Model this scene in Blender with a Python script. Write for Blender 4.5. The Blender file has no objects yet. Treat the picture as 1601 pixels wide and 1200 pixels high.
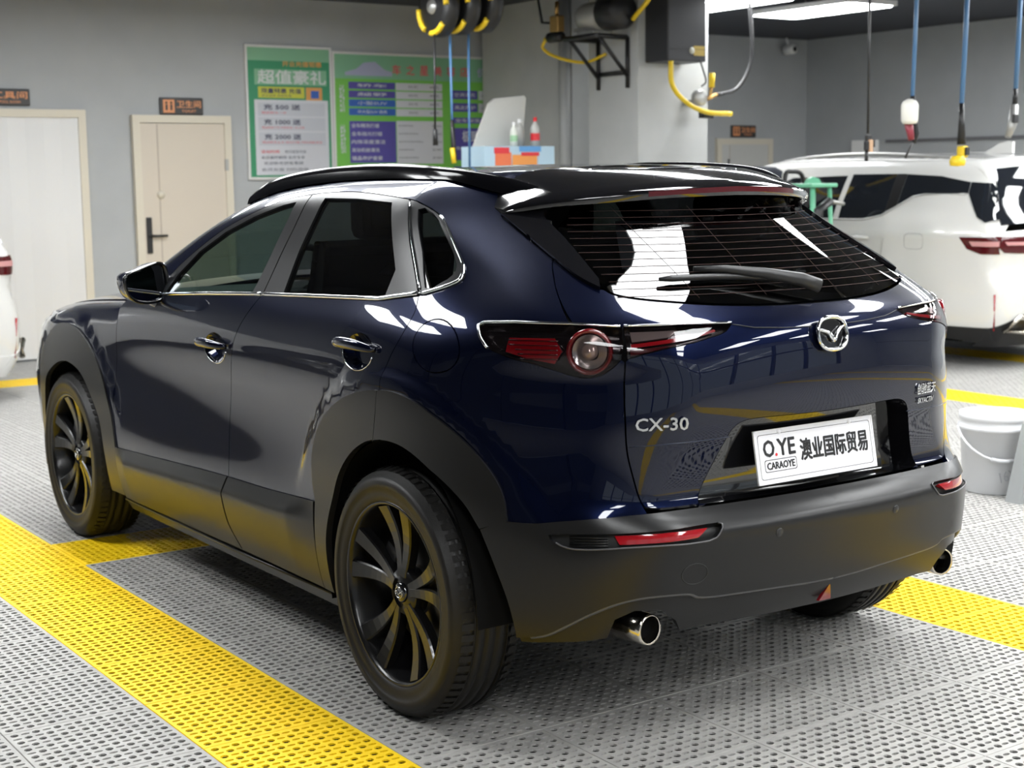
import bpy, bmesh, math, random
import numpy as np
from mathutils import Vector, Matrix
from mathutils.geometry import delaunay_2d_cdt
random.seed(7)
PI = math.pi
scene = bpy.context.scene
COL = scene.collection
# ---------------------------------------------------------------- camera
cam_d = bpy.data.cameras.new('camera'); cam = bpy.data.objects.new('camera', cam_d); COL.objects.link(cam)
cam_d.sensor_fit = 'HORIZONTAL'; cam_d.sensor_width = 36.0
cam_d.lens = 2355.64/1601*36.0
_yaw, _pitch, _roll = math.radians(34.6054), math.radians(7.8526), math.radians(-.7116)
_f = Vector((math.sin(_yaw)*math.cos(_pitch), math.cos(_yaw)*math.cos(_pitch), -math.sin(_pitch)))
_r = Vector((math.cos(_yaw), -math.sin(_yaw), 0)); _u = _r.cross(_f)
_r2 = _r*math.cos(_roll)+_u*math.sin(_roll); _u2 = -_r*math.sin(_roll)+_u*math.cos(_roll)
cam.matrix_world = Matrix(((_r2.x, _u2.x, -_f.x, -2.8816), (_r2.y, _u2.y, -_f.y, -3.4918), (_r2.z, _u2.z, -_f.z, 1.472), (0, 0, 0, 1)))
cam_d.dof.use_dof = True; cam_d.dof.focus_distance = 4.3; cam_d.dof.aperture_fstop = 5.0
cam_d.clip_end = 200
scene.camera = cam
# ---------------------------------------------------------------- world, view
world = bpy.data.worlds.new('world'); scene.world = world; world.use_nodes = True
_bg = world.node_tree.nodes['Background']
_bg.inputs[0].default_value = (.85, .92, 1.0, 1); _bg.inputs[1].default_value = .6
vs = scene.view_settings
vs.view_transform = 'Standard'; vs.look = 'None'; vs.gamma = 1.0; vs.use_curve_mapping = False
vs.exposure = 0.25
LIGHT_STRENGTH = 19.0                                   # ceiling LED panels (built with the ceiling below)

# ---------------------------------------------------------------- materials
MATS = {}
def mat(name, col, rough=.5, metal=0., coat=0., emit=None, es=0., spec=.5, trans=0., noise=0., nscale=20., bump=0., bscale=200., coat_r=.03, sheen=0.):
    if name in MATS: return MATS[name]
    m = bpy.data.materials.new(name); m.use_nodes = True; nt = m.node_tree; b = nt.nodes['Principled BSDF']
    b.inputs['Base Color'].default_value = (*col, 1); b.inputs['Roughness'].default_value = rough
    b.inputs['Metallic'].default_value = metal; b.inputs['Specular IOR Level'].default_value = spec
    b.inputs['Coat Weight'].default_value = coat; b.inputs['Coat Roughness'].default_value = coat_r
    b.inputs['Transmission Weight'].default_value = trans
    if emit: b.inputs['Emission Color'].default_value = (*emit, 1); b.inputs['Emission Strength'].default_value = es
    if noise or bump:
        tc = nt.nodes.new('ShaderNodeTexCoord')
    if noise:
        n = nt.nodes.new('ShaderNodeTexNoise'); n.inputs['Scale'].default_value = nscale; n.inputs['Detail'].default_value = 4
        nt.links.new(tc.outputs['Object'], n.inputs['Vector'])
        r = nt.nodes.new('ShaderNodeMapRange'); r.inputs[1].default_value = .3; r.inputs[2].default_value = .7
        r.inputs[3].default_value = 1-noise; r.inputs[4].default_value = 1+noise
        nt.links.new(n.outputs['Fac'], r.inputs[0])
        mx = nt.nodes.new('ShaderNodeVectorMath'); mx.operation = 'SCALE'; mx.inputs[0].default_value = col
        nt.links.new(r.outputs[0], mx.inputs['Scale']); nt.links.new(mx.outputs[0], b.inputs['Base Color'])
    if bump:
        n2 = nt.nodes.new('ShaderNodeTexNoise'); n2.inputs['Scale'].default_value = bscale
        nt.links.new(tc.outputs['Object'], n2.inputs['Vector'])
        bp = nt.nodes.new('ShaderNodeBump'); bp.inputs['Strength'].default_value = bump; bp.inputs['Distance'].default_value = .002
        nt.links.new(n2.outputs['Fac'], bp.inputs['Height']); nt.links.new(bp.outputs[0], b.inputs['Normal'])
    MATS[name] = m; return m
def glassmat(name, tint, gloss=(1, 1, 1), rough=.0, ior=1.5):
    if name in MATS: return MATS[name]
    m = bpy.data.materials.new(name); m.use_nodes = True; nt = m.node_tree
    for n in list(nt.nodes):
        if n.type != 'OUTPUT_MATERIAL': nt.nodes.remove(n)
    out = [n for n in nt.nodes if n.type == 'OUTPUT_MATERIAL'][0]
    tr = nt.nodes.new('ShaderNodeBsdfTransparent'); tr.inputs[0].default_value = (*tint, 1)
    gl = nt.nodes.new('ShaderNodeBsdfGlossy'); gl.inputs[0].default_value = (*gloss, 1); gl.inputs['Roughness'].default_value = rough
    fr = nt.nodes.new('ShaderNodeFresnel'); ge = nt.nodes.new('ShaderNodeNewGeometry')      # thin pane: the same reflectance from both faces
    mr = nt.nodes.new('ShaderNodeMapRange'); mr.inputs[3].default_value = ior; mr.inputs[4].default_value = 1/ior
    nt.links.new(ge.outputs['Backfacing'], mr.inputs[0]); nt.links.new(mr.outputs[0], fr.inputs[0])
    mx = nt.nodes.new('ShaderNodeMixShader')
    nt.links.new(fr.outputs[0], mx.inputs[0]); nt.links.new(tr.outputs[0], mx.inputs[1]); nt.links.new(gl.outputs[0], mx.inputs[2])
    nt.links.new(mx.outputs[0], out.inputs[0])
    MATS[name] = m; return m
PAINT = mat('navy_paint', (.0028, .0050, .0200), .28, .6, coat=1., spec=.0, coat_r=.003)
CLAD = mat('grey_black_plastic', (.010, .010, .0105), .30, spec=.34, bump=.06, bscale=900.)
GLOSSB = mat('gloss_black', (.004, .004, .005), .08, coat=1., coat_r=.01)
FRAMEB = mat('satin_black_film', (.008, .008, .009), .30, spec=.22)
SHELLB = mat('underbody_black', (.003, .003, .003), .8, spec=.1)
CHROME = mat('chrome', (.82, .83, .84), .07, 1.)
STEEL = mat('polished_steel', (.66, .62, .56), .16, 1.)
RUBBER = mat('tyre_rubber', (.0085, .008, .0075), .50, spec=.35, bump=.2, bscale=300.)
RIMB = mat('black_rim', (.007, .007, .0075), .26, .1, coat=.15, coat_r=.12, spec=.4)
DISC = mat('brake_disc', (.14, .135, .13), .4, .9)
REDL = mat('red_lens', (.30, .005, .010), .12, coat=1., coat_r=.02)
REDD = mat('dark_red_lens', (.06, .003, .005), .15)
REDR = mat('ruby_ring', (.13, .003, .006), .08, coat=1., coat_r=.02)
SILV = mat('lamp_silver', (.55, .55, .55), .15, .9)
LENS = glassmat('lamp_cover', (.66, .62, .63), ior=1.4)
GLASS_F = glassmat('tinted_glass', (.32, .40, .37))
GLASS_R = glassmat('dark_privacy_glass', (.17, .18, .185))
GLASS_B = glassmat('dark_rear_glass', (.075, .078, .082))
SEAT = mat('dark_seat', (.012, .012, .013), .7)
INTR = mat('cabin_plastic', (.016, .016, .017), .6)
WHITE = mat('white_plastic', (.80, .80, .79), .35)
PLATEW = mat('plate_white', (.80, .80, .84), .3)
INK = mat('ink_black', (.012, .012, .014), .4)
INKRED = mat('ink_red', (.62, .02, .03), .4)
ORANGE = mat('sign_orange', (.72, .30, .13), .5)
YEL = mat('yellow_plastic', (.80, .56, .02), .4)
BLUEH = mat('blue_hose', (.07, .17, .33), .4)
BLK = mat('black_plastic', (.012, .012, .013), .4)
METG = mat('grey_metal', (.38, .38, .37), .38, .6)

# ---------------------------------------------------------------- mesh helpers
def link(name, me, m=None, parent=None):
    o = bpy.data.objects.new(name, me); COL.objects.link(o)
    if m is not None and me is not None and not me.materials: me.materials.append(m)
    if parent is not None: o.parent = parent
    return o
def tag(o, label=None, cat=None, group=None, kind=None):
    if label: o['label'] = label
    if cat: o['category'] = cat
    if group: o['group'] = group
    if kind: o['kind'] = kind
    return o
def empty(name, loc=(0, 0, 0), rz=0., label=None, cat=None, group=None):
    o = bpy.data.objects.new(name, None); COL.objects.link(o); o.location = loc; o.rotation_euler = (0, 0, rz); o.empty_display_size = .1
    return tag(o, label, cat, group)
class MB:
    """collects vertices and faces of one mesh"""
    def __init__(s): s.v = []; s.f = []; s.sm = []
    def add(s, vs_, fs, smooth=False):
        b = len(s.v); s.v += [tuple(map(float, q)) for q in vs_]
        s.f += [tuple(b+i for i in f) for f in fs]; s.sm += [smooth]*len(fs); return s
    def box(s, x0, x1, y0, y1, z0, z1, bev=0.):
        if bev <= 0:
            v = [(x, y, z) for x in (x0, x1) for y in (y0, y1) for z in (z0, z1)]
            return s.add(v, [(0, 1, 3, 2), (4, 6, 7, 5), (0, 4, 5, 1), (2, 3, 7, 6), (0, 2, 6, 4), (1, 5, 7, 3)])
        bm = bmesh.new(); bmesh.ops.create_cube(bm, size=1.)
        for q in bm.verts: q.co = Vector(((x0+x1)/2+q.co.x*(x1-x0), (y0+y1)/2+q.co.y*(y1-y0), (z0+z1)/2+q.co.z*(z1-z0)))
        bmesh.ops.bevel(bm, geom=bm.edges[:], offset=bev, segments=2, affect='EDGES', profile=.5)
        bm.verts.index_update()
        s.add([q.co[:] for q in bm.verts], [[q.index for q in f.verts] for f in bm.faces], False); bm.free(); return s
    def tube(s, pts, r, n=8, cap=True, closed=False, flat=1., up=None):
        P = [Vector(p) for p in pts]; k = len(P); rings = []
        if not hasattr(r, '__len__'): r = [r]*k
        prevn = None
        for i in range(k):
            if closed: t = P[(i+1) % k]-P[i-1]
            else: t = (P[min(i+1, k-1)]-P[max(i-1, 0)])
            t.normalize()
            a = Vector(up) if up is not None else (prevn if prevn is not None else (Vector((0, 0, 1)) if abs(t.z) < .9 else Vector((1, 0, 0))))
            nn = a-t*a.dot(t)
            if nn.length < 1e-6: nn = t.orthogonal()
            nn.normalize(); prevn = nn; bb = t.cross(nn)
            rings.append([P[i]+nn*(math.cos(2*PI*j/n)*r[i])+bb*(math.sin(2*PI*j/n)*r[i]*flat) for j in range(n)])
        v = [q for R in rings for q in R]; f = []
        for i in range(k if closed else k-1):
            for j in range(n):
                a0 = i*n+j; a1 = i*n+(j+1) % n; b0 = ((i+1) % k)*n+j; b1 = ((i+1) % k)*n+(j+1) % n
                f.append((a0, a1, b1, b0))
        s.add(v, f, True)
        if cap and not closed:
            b = len(s.v)-len(v)
            s.f += [tuple(b+j for j in range(n))[::-1], tuple(b+(k-1)*n+j for j in range(n))]; s.sm += [False, False]
        return s
    def lathe(s, prof, c=(0, 0, 0), axis='z', n=32, smooth=True, cap0=False, cap1=False):
        c = Vector(c); v = []; k = len(prof)
        for i in range(n):
            a = 2*PI*i/n
            for r, h in prof:
                x, y = r*math.cos(a), r*math.sin(a)
                v.append(c+{'z': Vector((x, y, h)), 'x': Vector((h, x, y)), 'y': Vector((y, h, x))}[axis])
        f = [(i*k+j, ((i+1) % n)*k+j, ((i+1) % n)*k+j+1, i*k+j+1) for i in range(n) for j in range(k-1)]
        s.add(v, f, smooth); b = len(s.v)-len(v)
        if cap0: s.f.append(tuple(b+i*k for i in range(n))[::-1]); s.sm.append(False)
        if cap1: s.f.append(tuple(b+i*k+k-1 for i in range(n))); s.sm.append(False)
        return s
    def prism(s, poly, d, plane='xz', at=0.):
        """extrude a 2D polygon by d along the missing axis, starting at 'at'"""
        def p3(a, b, h): return {'xz': (a, h, b), 'xy': (a, b, h), 'yz': (h, a, b)}[plane]
        n = len(poly); v = [p3(a, b, at) for a, b in poly]+[p3(a, b, at+d) for a, b in poly]
        return s.add(v, [tuple(range(n))[::-1], tuple(range(n, 2*n))]+[(i, (i+1) % n, n+(i+1) % n, n+i) for i in range(n)])
    def quad(s, a, b, c, d): return s.add([a, b, c, d], [(0, 1, 2, 3)])
    def xf(s, M):
        s.v = [tuple(M @ Vector(q)) for q in s.v]; return s
    def build(s, name, m, parent=None, auto=None):
        me = bpy.data.meshes.new(name); me.from_pydata(s.v, [], s.f); me.update()
        bm = bmesh.new(); bm.from_mesh(me); bmesh.ops.recalc_face_normals(bm, faces=bm.faces[:]); bm.to_mesh(me); bm.free()
        me.polygons.foreach_set('use_smooth', s.sm if len(s.sm) == len(me.polygons) else [False]*len(me.polygons))
        return link(name, me, m, parent)
def text_mesh(body, size, depth=.001, bold=0.):
    cu = bpy.data.curves.new('lettering', 'FONT'); cu.body = body; cu.size = size; cu.extrude = depth; cu.align_x = 'CENTER'; cu.align_y = 'CENTER'
    cu.resolution_u = 2
    o = bpy.data.objects.new('lettering_tmp', cu); COL.objects.link(o)
    dg = bpy.context.evaluated_depsgraph_get(); me = bpy.data.meshes.new_from_object(o.evaluated_get(dg))
    bpy.data.objects.remove(o); bpy.data.curves.remove(cu); return me
def text(name, body, size, M, m, parent, depth=.001, bold=0., width=None, height=None, mirror=False):
    """flat lettering: local x right, y up, z out; M places it"""
    me = text_mesh(body, size, depth, bold)
    if len(me.vertices) == 0: return None
    co = np.empty(len(me.vertices)*3); me.vertices.foreach_get('co', co); co = co.reshape(-1, 3)
    lo, hi = co.min(0), co.max(0); co[:, 0] -= (lo[0]+hi[0])/2; co[:, 1] -= (lo[1]+hi[1])/2
    if width: co[:, 0] *= width/max(hi[0]-lo[0], 1e-6)
    if height: co[:, 1] *= height/max(hi[1]-lo[1], 1e-6)
    if mirror: co[:, 0] *= -1
    if bold:                                            # heavier strokes: the same glyphs laid slightly apart
        sc = .6*bold; n0 = len(co); fc = [tuple(p.vertices) for p in me.polygons]; C_ = []; F_ = []
        for k, (dx, dy) in enumerate(((sc, 0), (-sc, 0), (0, sc), (0, -sc))): C_.append(co+[dx, dy, .00025*k]); F_ += [tuple(k*n0+i for i in f) for f in fc]
        co = np.concatenate(C_); bpy.data.meshes.remove(me); me = bpy.data.meshes.new(name); me.from_pydata(co.tolist(), [], F_)
    A = np.array(M); co = co @ A[:3, :3].T + A[:3, 3]
    me.vertices.foreach_set('co', co.ravel()); me.materials.clear(); me.update()
    return link(name, me, m, parent)
def frame(o, x, y):
    """matrix with origin o, local x and y axes"""
    x = Vector(x).normalized(); y = Vector(y); y = (y-x*y.dot(x)).normalized(); z = x.cross(y); o = Vector(o)
    return Matrix(((x.x, y.x, z.x, o.x), (x.y, y.y, z.y, o.y), (x.z, y.z, z.z, o.z), (0, 0, 0, 1)))
def cr(pts, n=6, closed=False):
    """Catmull-Rom through 2D or 3D points"""
    P = [np.array(p, float) for p in pts]; k = len(P); out = []
    for i in range(k if closed else k-1):
        p0 = P[i-1] if (closed or i > 0) else 2*P[0]-P[1]
        p1 = P[i]; p2 = P[(i+1) % k]
        p3 = P[(i+2) % k] if (closed or i+2 < k) else 2*P[-1]-P[-2]
        for j in range(n):
            t = j/n
            out.append(.5*((2*p1)+(p2-p0)*t+(2*p0-5*p1+4*p2-p3)*t*t+(3*p1-p0-3*p2+p3)*t**3))
    if not closed: out.append(P[-1])
    return [tuple(q) for q in out]
# ================================================================ THE ROOM
WALL = mat('grey_wall_paint', (.38, .395, .405), .75, noise=.04, nscale=3.)
WALL2 = mat('pale_column_paint', (.45, .46, .455), .7, noise=.05, nscale=3.)
CEIL = mat('charcoal_ceiling', (.040, .043, .055), .8, noise=.05, nscale=4.)
CREAM = mat('cream_door', (.56, .50, .42), .45)
CREAMF = mat('cream_frame', (.60, .555, .46), .45)
SUB = mat('wet_subfloor', (.010, .010, .010), .6, spec=.1, noise=.3, nscale=5.)
TILEG = mat('grey_tile', (.385, .377, .358), .55, spec=.3, noise=.10, nscale=14.)
TILEY = mat('yellow_tile', (.90, .60, .008), .50, spec=.3, noise=.06, nscale=14.)
def struct(name, mb, m, parent=None):
    o = mb.build(name, m, parent)
    if parent is None: o['kind'] = 'structure'
    return o
CZ = 3.07
struct('wall_back', MB().box(-9., 7.2, 9.0, 9.2, 0, CZ).box(7.2, 10.8, 9.9, 10.1, 0, CZ).box(7.1, 7.2, 9.2, 10.1, 0, CZ), WALL)
struct('wall_right', MB().box(10.8, 11.0, -8., 10.1, 0, CZ), WALL)
wl = struct('wall_left', MB().box(-9.2, -9.0, -8., 9.2, 0, CZ), mat('unseen_wall_charcoal', (.05, .052, .058), .7))  # unseen wall, charcoal chosen to darken the reflections in the car side
MB().box(-9.0, -8.99, -8., 9., 1.35, 1.95).build('added_wall_band', mat('added_band_grey', (.20, .205, .21), .7), wl)  # added band, placed only to shape the reflections in the doors
for y in (-5., -1.2, 2.6, 6.4): MB().box(-9.0, -8.75, y-.3, y+.3, 0, CZ).build('added_wall_pier', mat('unseen_wall_charcoal', (.05, .052, .058), .7), wl)  # unseen piers added to break up the reflections in the car side
wf = struct('wall_front', MB().box(-9.2, 11., -8.2, -8., 2.55, CZ).box(-9.2, 11., -8.2, -8., -.05, .5).box(-9.2, -6.5, -8.2, -8., .5, 2.55).box(8., 11., -8.2, -8., .5, 2.55), WALL)
wn = MB()
for x in np.arange(-6.5, 8.01, 1.45): wn.box(x-.04, x+.04, -8.18, -8.02, .5, 2.55)
wn.box(-6.5, 8., -8.18, -8.02, 1.75, 1.83)
w1 = struct('window_1', wn, mat('window_mullion', (.05, .05, .055), .4))
for x in np.arange(-6.5, 7.9, 1.45):
    for a, b in ((.5, 1.75), (1.83, 2.55)): MB().box(x+.04, x+1.41, -8.105, -8.095, a, b).build('pane', glassmat('window_pane', (.9, .92, .92)), w1)
struct('ceiling', MB().box(-9.2, 11., -8.2, 10.1, CZ, CZ+.1), CEIL)
def panel_x(x): return x
# columns standing before the back wall
col1 = struct('column', MB().box(5.40, 6.1, 7.5, 8.95, 0, CZ), WALL2); tag(col1, 'pale grey column behind the pump bracket with grey pipe', 'column')
col2 = struct('column', MB().box(5.34, 6.12, 6.5, 7.18, 0, CZ), WALL2); tag(col2, 'pale grey square column carrying pump and black box', 'column')
tag(MB().tube([(5.35, 7.55, .0), (5.35, 7.55, CZ)], .055, 14).build('drain_pipe', mat('pipe_grey', (.36, .37, .37), .5)), 'grey vertical pipe beside the pale column', 'pipe')
# door 1: opening with white folding sheet, door 2: cream door with handle
def door_frame(name, x0, x1, y, zt, w=.07):
    return struct(name, MB().box(x0, x0+w, y-.05, y+.02, 0, zt).box(x1-w, x1, y-.05, y+.02, 0, zt).box(x0+w, x1-w, y-.05, y+.02, zt-w, zt), CREAMF)
d1 = door_frame('door_1', .30, 1.44, 9.0, 2.06, .065)
fold = MB(); pts = []
for i, x in enumerate(np.linspace(.36, 1.375, 8)): pts.append((x, 8.975-(.014 if i % 2 else .0)))
v = [(x, y, z) for x, y in pts for z in (.02, 1.995)]
fold.add(v, [(2*i, 2*i+2, 2*i+3, 2*i+1) for i in range(7)])
fold.build('folding_door_leaf', mat('white_folding_door', (.66, .66, .66), .4), d1)
d2 = door_frame('door_2', 1.84, 2.74, 9.0, 2.025, .065)
MB().box(1.905, 2.675, 8.965, 9.0, .01, 1.955).build('door_leaf', CREAM, d2)
MB().box(2.055, 2.065, 8.962, 8.9655, .02, 1.95).build('door_groove', mat('groove', (.40, .35, .29), .6), d2)
MB().box(1.925, 1.975, 8.95, 8.966, .85, 1.16, .006).tube([(1.95, 8.93, 1.0), (2.1, 8.925, 1.0)], .011).tube([(1.95, 8.955, 1.0), (1.95, 8.93, 1.0)], .012).build('door_handle', BLK, d2)
MB().lathe([(.0, -.01), (.035, -.01), (.035, 0)], (2.07, 8.963, 1.35), 'y', 20).build('door_number_disc', CREAMF, d2)
for z in (.3, 1.6): MB().box(2.67, 2.70, 8.945, 8.965, z-.05, z+.05).build('hinge', METG, d2)
d3 = door_frame('door_3', 9.30, 10.20, 9.9, 1.88, .07)
MB().box(9.37, 10.13, 9.865, 9.9, .01, 1.81).build('door_leaf', mat('pale_door', (.50, .50, .48), .5), d3)
MB().box(9.50, 9.51, 9.862, 9.866, .02, 1.80).build('door_groove', mat('groove', (.40, .35, .29), .6), d3)
def sign(x0, x1, y, z0, z1, label, words, sub, icon=True):
    s = tag(MB().box(x0, x1, y-.025, y-.001, z0, z1, .008).build('door_sign', mat('sign_black', (.035, .033, .032), .4)), label, 'sign')
    w = x1-x0; h = z1-z0; xs = x0+.02
    if icon:
        MB().box(x0+w*.07, x0+w*.33, y-.028, y-.0255, z0+h*.12, z1-h*.12, .002).build('sign_icon', ORANGE, s)
        ic = MB()
        for k in (-1, 1):
            cx = x0+w*.2+k*w*.055; ic.box(cx-w*.025, cx+w*.025, y-.030, y-.0285, z0+h*.26, z0+h*.6).lathe([(0, -.0012), (w*.028, -.0012), (w*.028, .0012)], (cx, y-.029, z0+h*.70), 'y', 12)
        ic.build('sign_figures', INK, s)
        xs = x0+w*.37
    xc = (xs+x1-.02)/2
    text('sign_lettering', words, .1, frame((xc, y-.028, z0+h*.62), (1, 0, 0), (0, 0, 1)), ORANGE, s, .001, .002, width=(x1-.03-xs), height=h*.42)
    text('sign_lettering', sub, .05, frame((xc, y-.028, z0+h*.22), (1, 0, 0), (0, 0, 1)), ORANGE, s, .001, .0005, width=(x1-.03-xs)*.6, height=h*.14)
    return s
sign(.66, .995, 9.0, 2.085, 2.22, 'black sign with orange lettering above the white folding door', '工具间', 'TOOL ROOM', False)
sign(2.10, 2.495, 9.0, 2.03, 2.175, 'black sign with orange icon above the cream door with black handle', '卫生间', 'TOILET')
sign(9.54, 9.94, 9.9, 1.895, 2.035, 'black sign with orange icon above the pale door beyond the columns', '卫生间', 'TOILET')
struct('trim_1', MB().box(10.77, 10.8, -8, 8.6, 1.80, 1.835), mat('groove_dark', (.14, .14, .15), .5))
tag(MB().box(10.74, 10.8, 8.72, 9.1, 1.55, 1.84, .01).build('wall_box', WHITE), 'small white box on the right-hand wall behind a hanging cable', 'box')
# ceiling LED panels
EMIT = mat('led_diffuser', (.9, .9, .9), .5, emit=(.97, .99, 1.), es=LIGHT_STRENGTH)
def led(x, y, label, group=None):
    t = empty('ceiling_light', (x, y, 2.93), 0, label, 'light', group)
    MB().box(-.31, .31, -.63, .63, .004, .05, .004).build('light_frame', mat('lamp_housing', (.5, .5, .5), .4), t)
    MB().prism([(-.30, -.56), (-.25, -.62), (.25, -.62), (.30, -.56), (.30, .56), (.25, .62), (-.25, .62), (-.30, .56)], .006, 'xy', -.003).build('diffuser', EMIT, t)
    for sx in (-.2, .2): MB().tube([(sx, 0, .05), (sx, 0, CZ-2.93)], .004, 6).build('hanger', METG, t)
    return t
led(7.5, 6.5, 'long white LED panel glowing on the ceiling at the top right')
led(6.32, 6.55, 'white LED panel on the ceiling next to the black wall box')
for x, ys in ((-3.1, (4.7, 3.1)), (-2.25, (2.0,)), (-2.3, (-2.6, -4.4)), (-.42, (4.3, 2.88, 1.46)),
              (.35, (6.5, -.65, -2.5, -4.3, -6.1)), (2.7, (6.5, 4.7, 2.9, 1.1, -.7, -2.5, -4.3, -6.1)), (5.1, (1.1, -.7, -2.5, -4.3, -6.1)), (6.9, (2.9, 1.1)), (9.9, (2.5, .7)), (8.7, (2.9, 1.1, -.7, -2.5, -6.1)), (9.3, (4.3,))):  # some right-hand panels and the far row added unseen to brighten the walls
    for y in ys:
        led(x, y, 'white LED panel overhead out of view, some seen in car reflections, some added as fill light', 'LED panels above the frame')
# ---------------------------------------------------------------- floor of perforated tiles
floor = struct('floor', MB().box(-9.2, 11., -8.2, 10.1, -.16, -.095), SUB)
TX, TY, X0, Y0 = .397, .412, -1.017, -.745
def tile_mesh(name, m):
    n = 13; mg = .009; cx, cy = (TX-2*mg)/n, (TY-2*mg)/n; V = []; Fc = []; key = {}
    def vid(p):
        k = (round(p[0], 5), round(p[1], 5), round(p[2], 5))
        if k not in key: key[k] = len(V); V.append(p)
        return key[k]
    for i in range(n):
        for j in range(n):
            x, y = -TX/2+mg+(i+.5)*cx, -TY/2+mg+(j+.5)*cy
            sq = [(x+a*cx/2, y+b*cy/2, 0.) for a, b in ((1, 0), (1, 1), (0, 1), (-1, 1), (-1, 0), (-1, -1), (0, -1), (1, -1))]
            edge = i in (0, n-1) and False
            if (i+j) % 2 == 0: rx, ry = .0110, .0110
            elif (i-j) % 4 == 1: rx, ry = .0128, .0060
            else: rx, ry = .0128, .0060
            ho = [(x+rx*math.cos(a), y+ry*math.sin(a)) for a in [k*PI/4 for k in range(8)]]
            S_ = [vid(q) for q in sq]; T_ = [vid((a, b, 0.)) for a, b in ho]; B_ = [vid((a, b, -.005)) for a, b in ho]
            for k in range(8):
                l = (k+1) % 8
                Fc.append((S_[k], S_[l], T_[l], T_[k])); Fc.append((T_[k], T_[l], B_[l], B_[k]))
    a, b = TX/2-.0008, TY/2-.0008; c, d = TX/2-.002, TY/2-.002
    o = len(V); V += [(-a, -b, -.002), (a, -b, -.002), (a, b, -.002), (-a, b, -.002), (-c, -d, 0), (c, -d, 0), (c, d, 0), (-c, d, 0), (-a, -b, -.02), (a, -b, -.02), (a, b, -.02), (-a, b, -.02)]
    for k in range(4):
        l = (k+1) % 4; Fc += [(o+k, o+l, o+4+l, o+4+k), (o+8+k, o+8+l, o+l, o+k)]
    e, g = TX/2-mg, TY/2-mg; q = len(V); V += [(-e, -g, 0), (e, -g, 0), (e, g, 0), (-e, g, 0)]
    for k in range(4): l = (k+1) % 4; Fc.append((o+4+k, o+4+l, q+l, q+k))
    me = bpy.data.meshes.new(name); me.from_pydata(V, [], Fc); me.update(); me.materials.append(m); return me
TG, TYM = tile_mesh('grey_tile', TILEG), tile_mesh('yellow_tile', TILEY)
def is_yellow(i, j):
    if i == -1 or i == 5: return j < 21 or True if i == -1 else True
    if i in (15, 20): return True
    if j == 20: return True
    if j == 7 and -1 <= i <= 5: return True
    return False
tiles = []
ca = Vector((-2.8816, -3.4918))
for i in range(-20, 29):
    for j in range(-17, 24):
        x, y = X0+TX*(i+.5), Y0+TY*(j+.5)
        if not (-9 < x < 10.7 and -7.9 < y < (8.95 if x < 7.3 else 9.85)): continue
        d = Vector((x, y))-ca; ang = math.degrees(math.atan2(d.x, d.y))-34.6
        vis = abs(ang) < 21.5 and d.length > 3.1
        hidden = (-.75 < x < .75 and -.1 < y < 3.3)
        tiles.append((d.length+(0 if vis else 100)+(50 if hidden else 0), x, y, is_yellow(i, j)))
tiles.sort()
for k, (d, x, y, yl) in enumerate(tiles[:300]):
    o = link('floor_tile', TYM if yl else TG, None, floor); o.location = (x, y, 0)
def scatter(name, pts, me):
    pm = bpy.data.meshes.new(name); pm.from_pydata([(x, y, 0) for x, y in pts], [], []); o = link(name, pm, None, floor); o['kind'] = 'stuff'
    src = bpy.data.objects.new(name+'_source', me)
    ng = bpy.data.node_groups.new(name, 'GeometryNodeTree')
    ng.interface.new_socket('Geometry', in_out='INPUT', socket_type='NodeSocketGeometry'); ng.interface.new_socket('Geometry', in_out='OUTPUT', socket_type='NodeSocketGeometry')
    a = ng.nodes.new('NodeGroupInput'); b = ng.nodes.new('NodeGroupOutput'); i = ng.nodes.new('GeometryNodeInstanceOnPoints'); q = ng.nodes.new('GeometryNodeObjectInfo')
    q.inputs[0].default_value = src
    ng.links.new(a.outputs[0], i.inputs['Points']); ng.links.new(q.outputs['Geometry'], i.inputs['Instance']); ng.links.new(i.outputs[0], b.inputs[0])
    md = o.modifiers.new('tiles', 'NODES'); md.node_group = ng
    return o
scatter('far_grey_tiles', [(x, y) for d, x, y, yl in tiles[300:] if not yl], TG)
scatter('far_yellow_tiles', [(x, y) for d, x, y, yl in tiles[300:] if yl], TYM)
# ---------------------------------------------------------------- car body surface (metres; y forward, rear axle at y=0)
def spl_basis(nodes, t):
    """rows of cardinal natural-cubic-spline weights for each t"""
    n = len(nodes); h = np.diff(nodes)
    A = np.zeros((n, n)); B = np.zeros((n, n))
    A[0, 0] = A[-1, -1] = 1
    for i in range(1, n - 1):
        A[i, i-1] = h[i-1]; A[i, i] = 2*(h[i-1]+h[i]); A[i, i+1] = h[i]
        B[i, i-1] = 6/h[i-1]; B[i, i] = -6/h[i-1]-6/h[i]; B[i, i+1] = 6/h[i]
    D = np.linalg.solve(A, B)
    t = np.clip(np.asarray(t, float), nodes[0], nodes[-1])
    i = np.clip(np.searchsorted(nodes, t) - 1, 0, n - 2)
    hh = h[i]; a = (nodes[i+1]-t)/hh; b = 1-a
    Wt = D[i]*((a**3-a)*hh*hh/6)[:, None] + D[i+1]*((b**3-b)*hh*hh/6)[:, None]
    r = np.arange(len(t)); Wt[r, i] += a; Wt[r, i+1] += b
    return Wt
def spl1(nodes, vals, t):
    t = np.asarray(t, float)
    return (spl_basis(np.asarray(nodes, float), t.ravel()) @ np.asarray(vals, float)).reshape(t.shape)
def sstep(a, b, t):
    s = np.clip((t-a)/(b-a), 0, 1); return s*s*(3-2*s)

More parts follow.
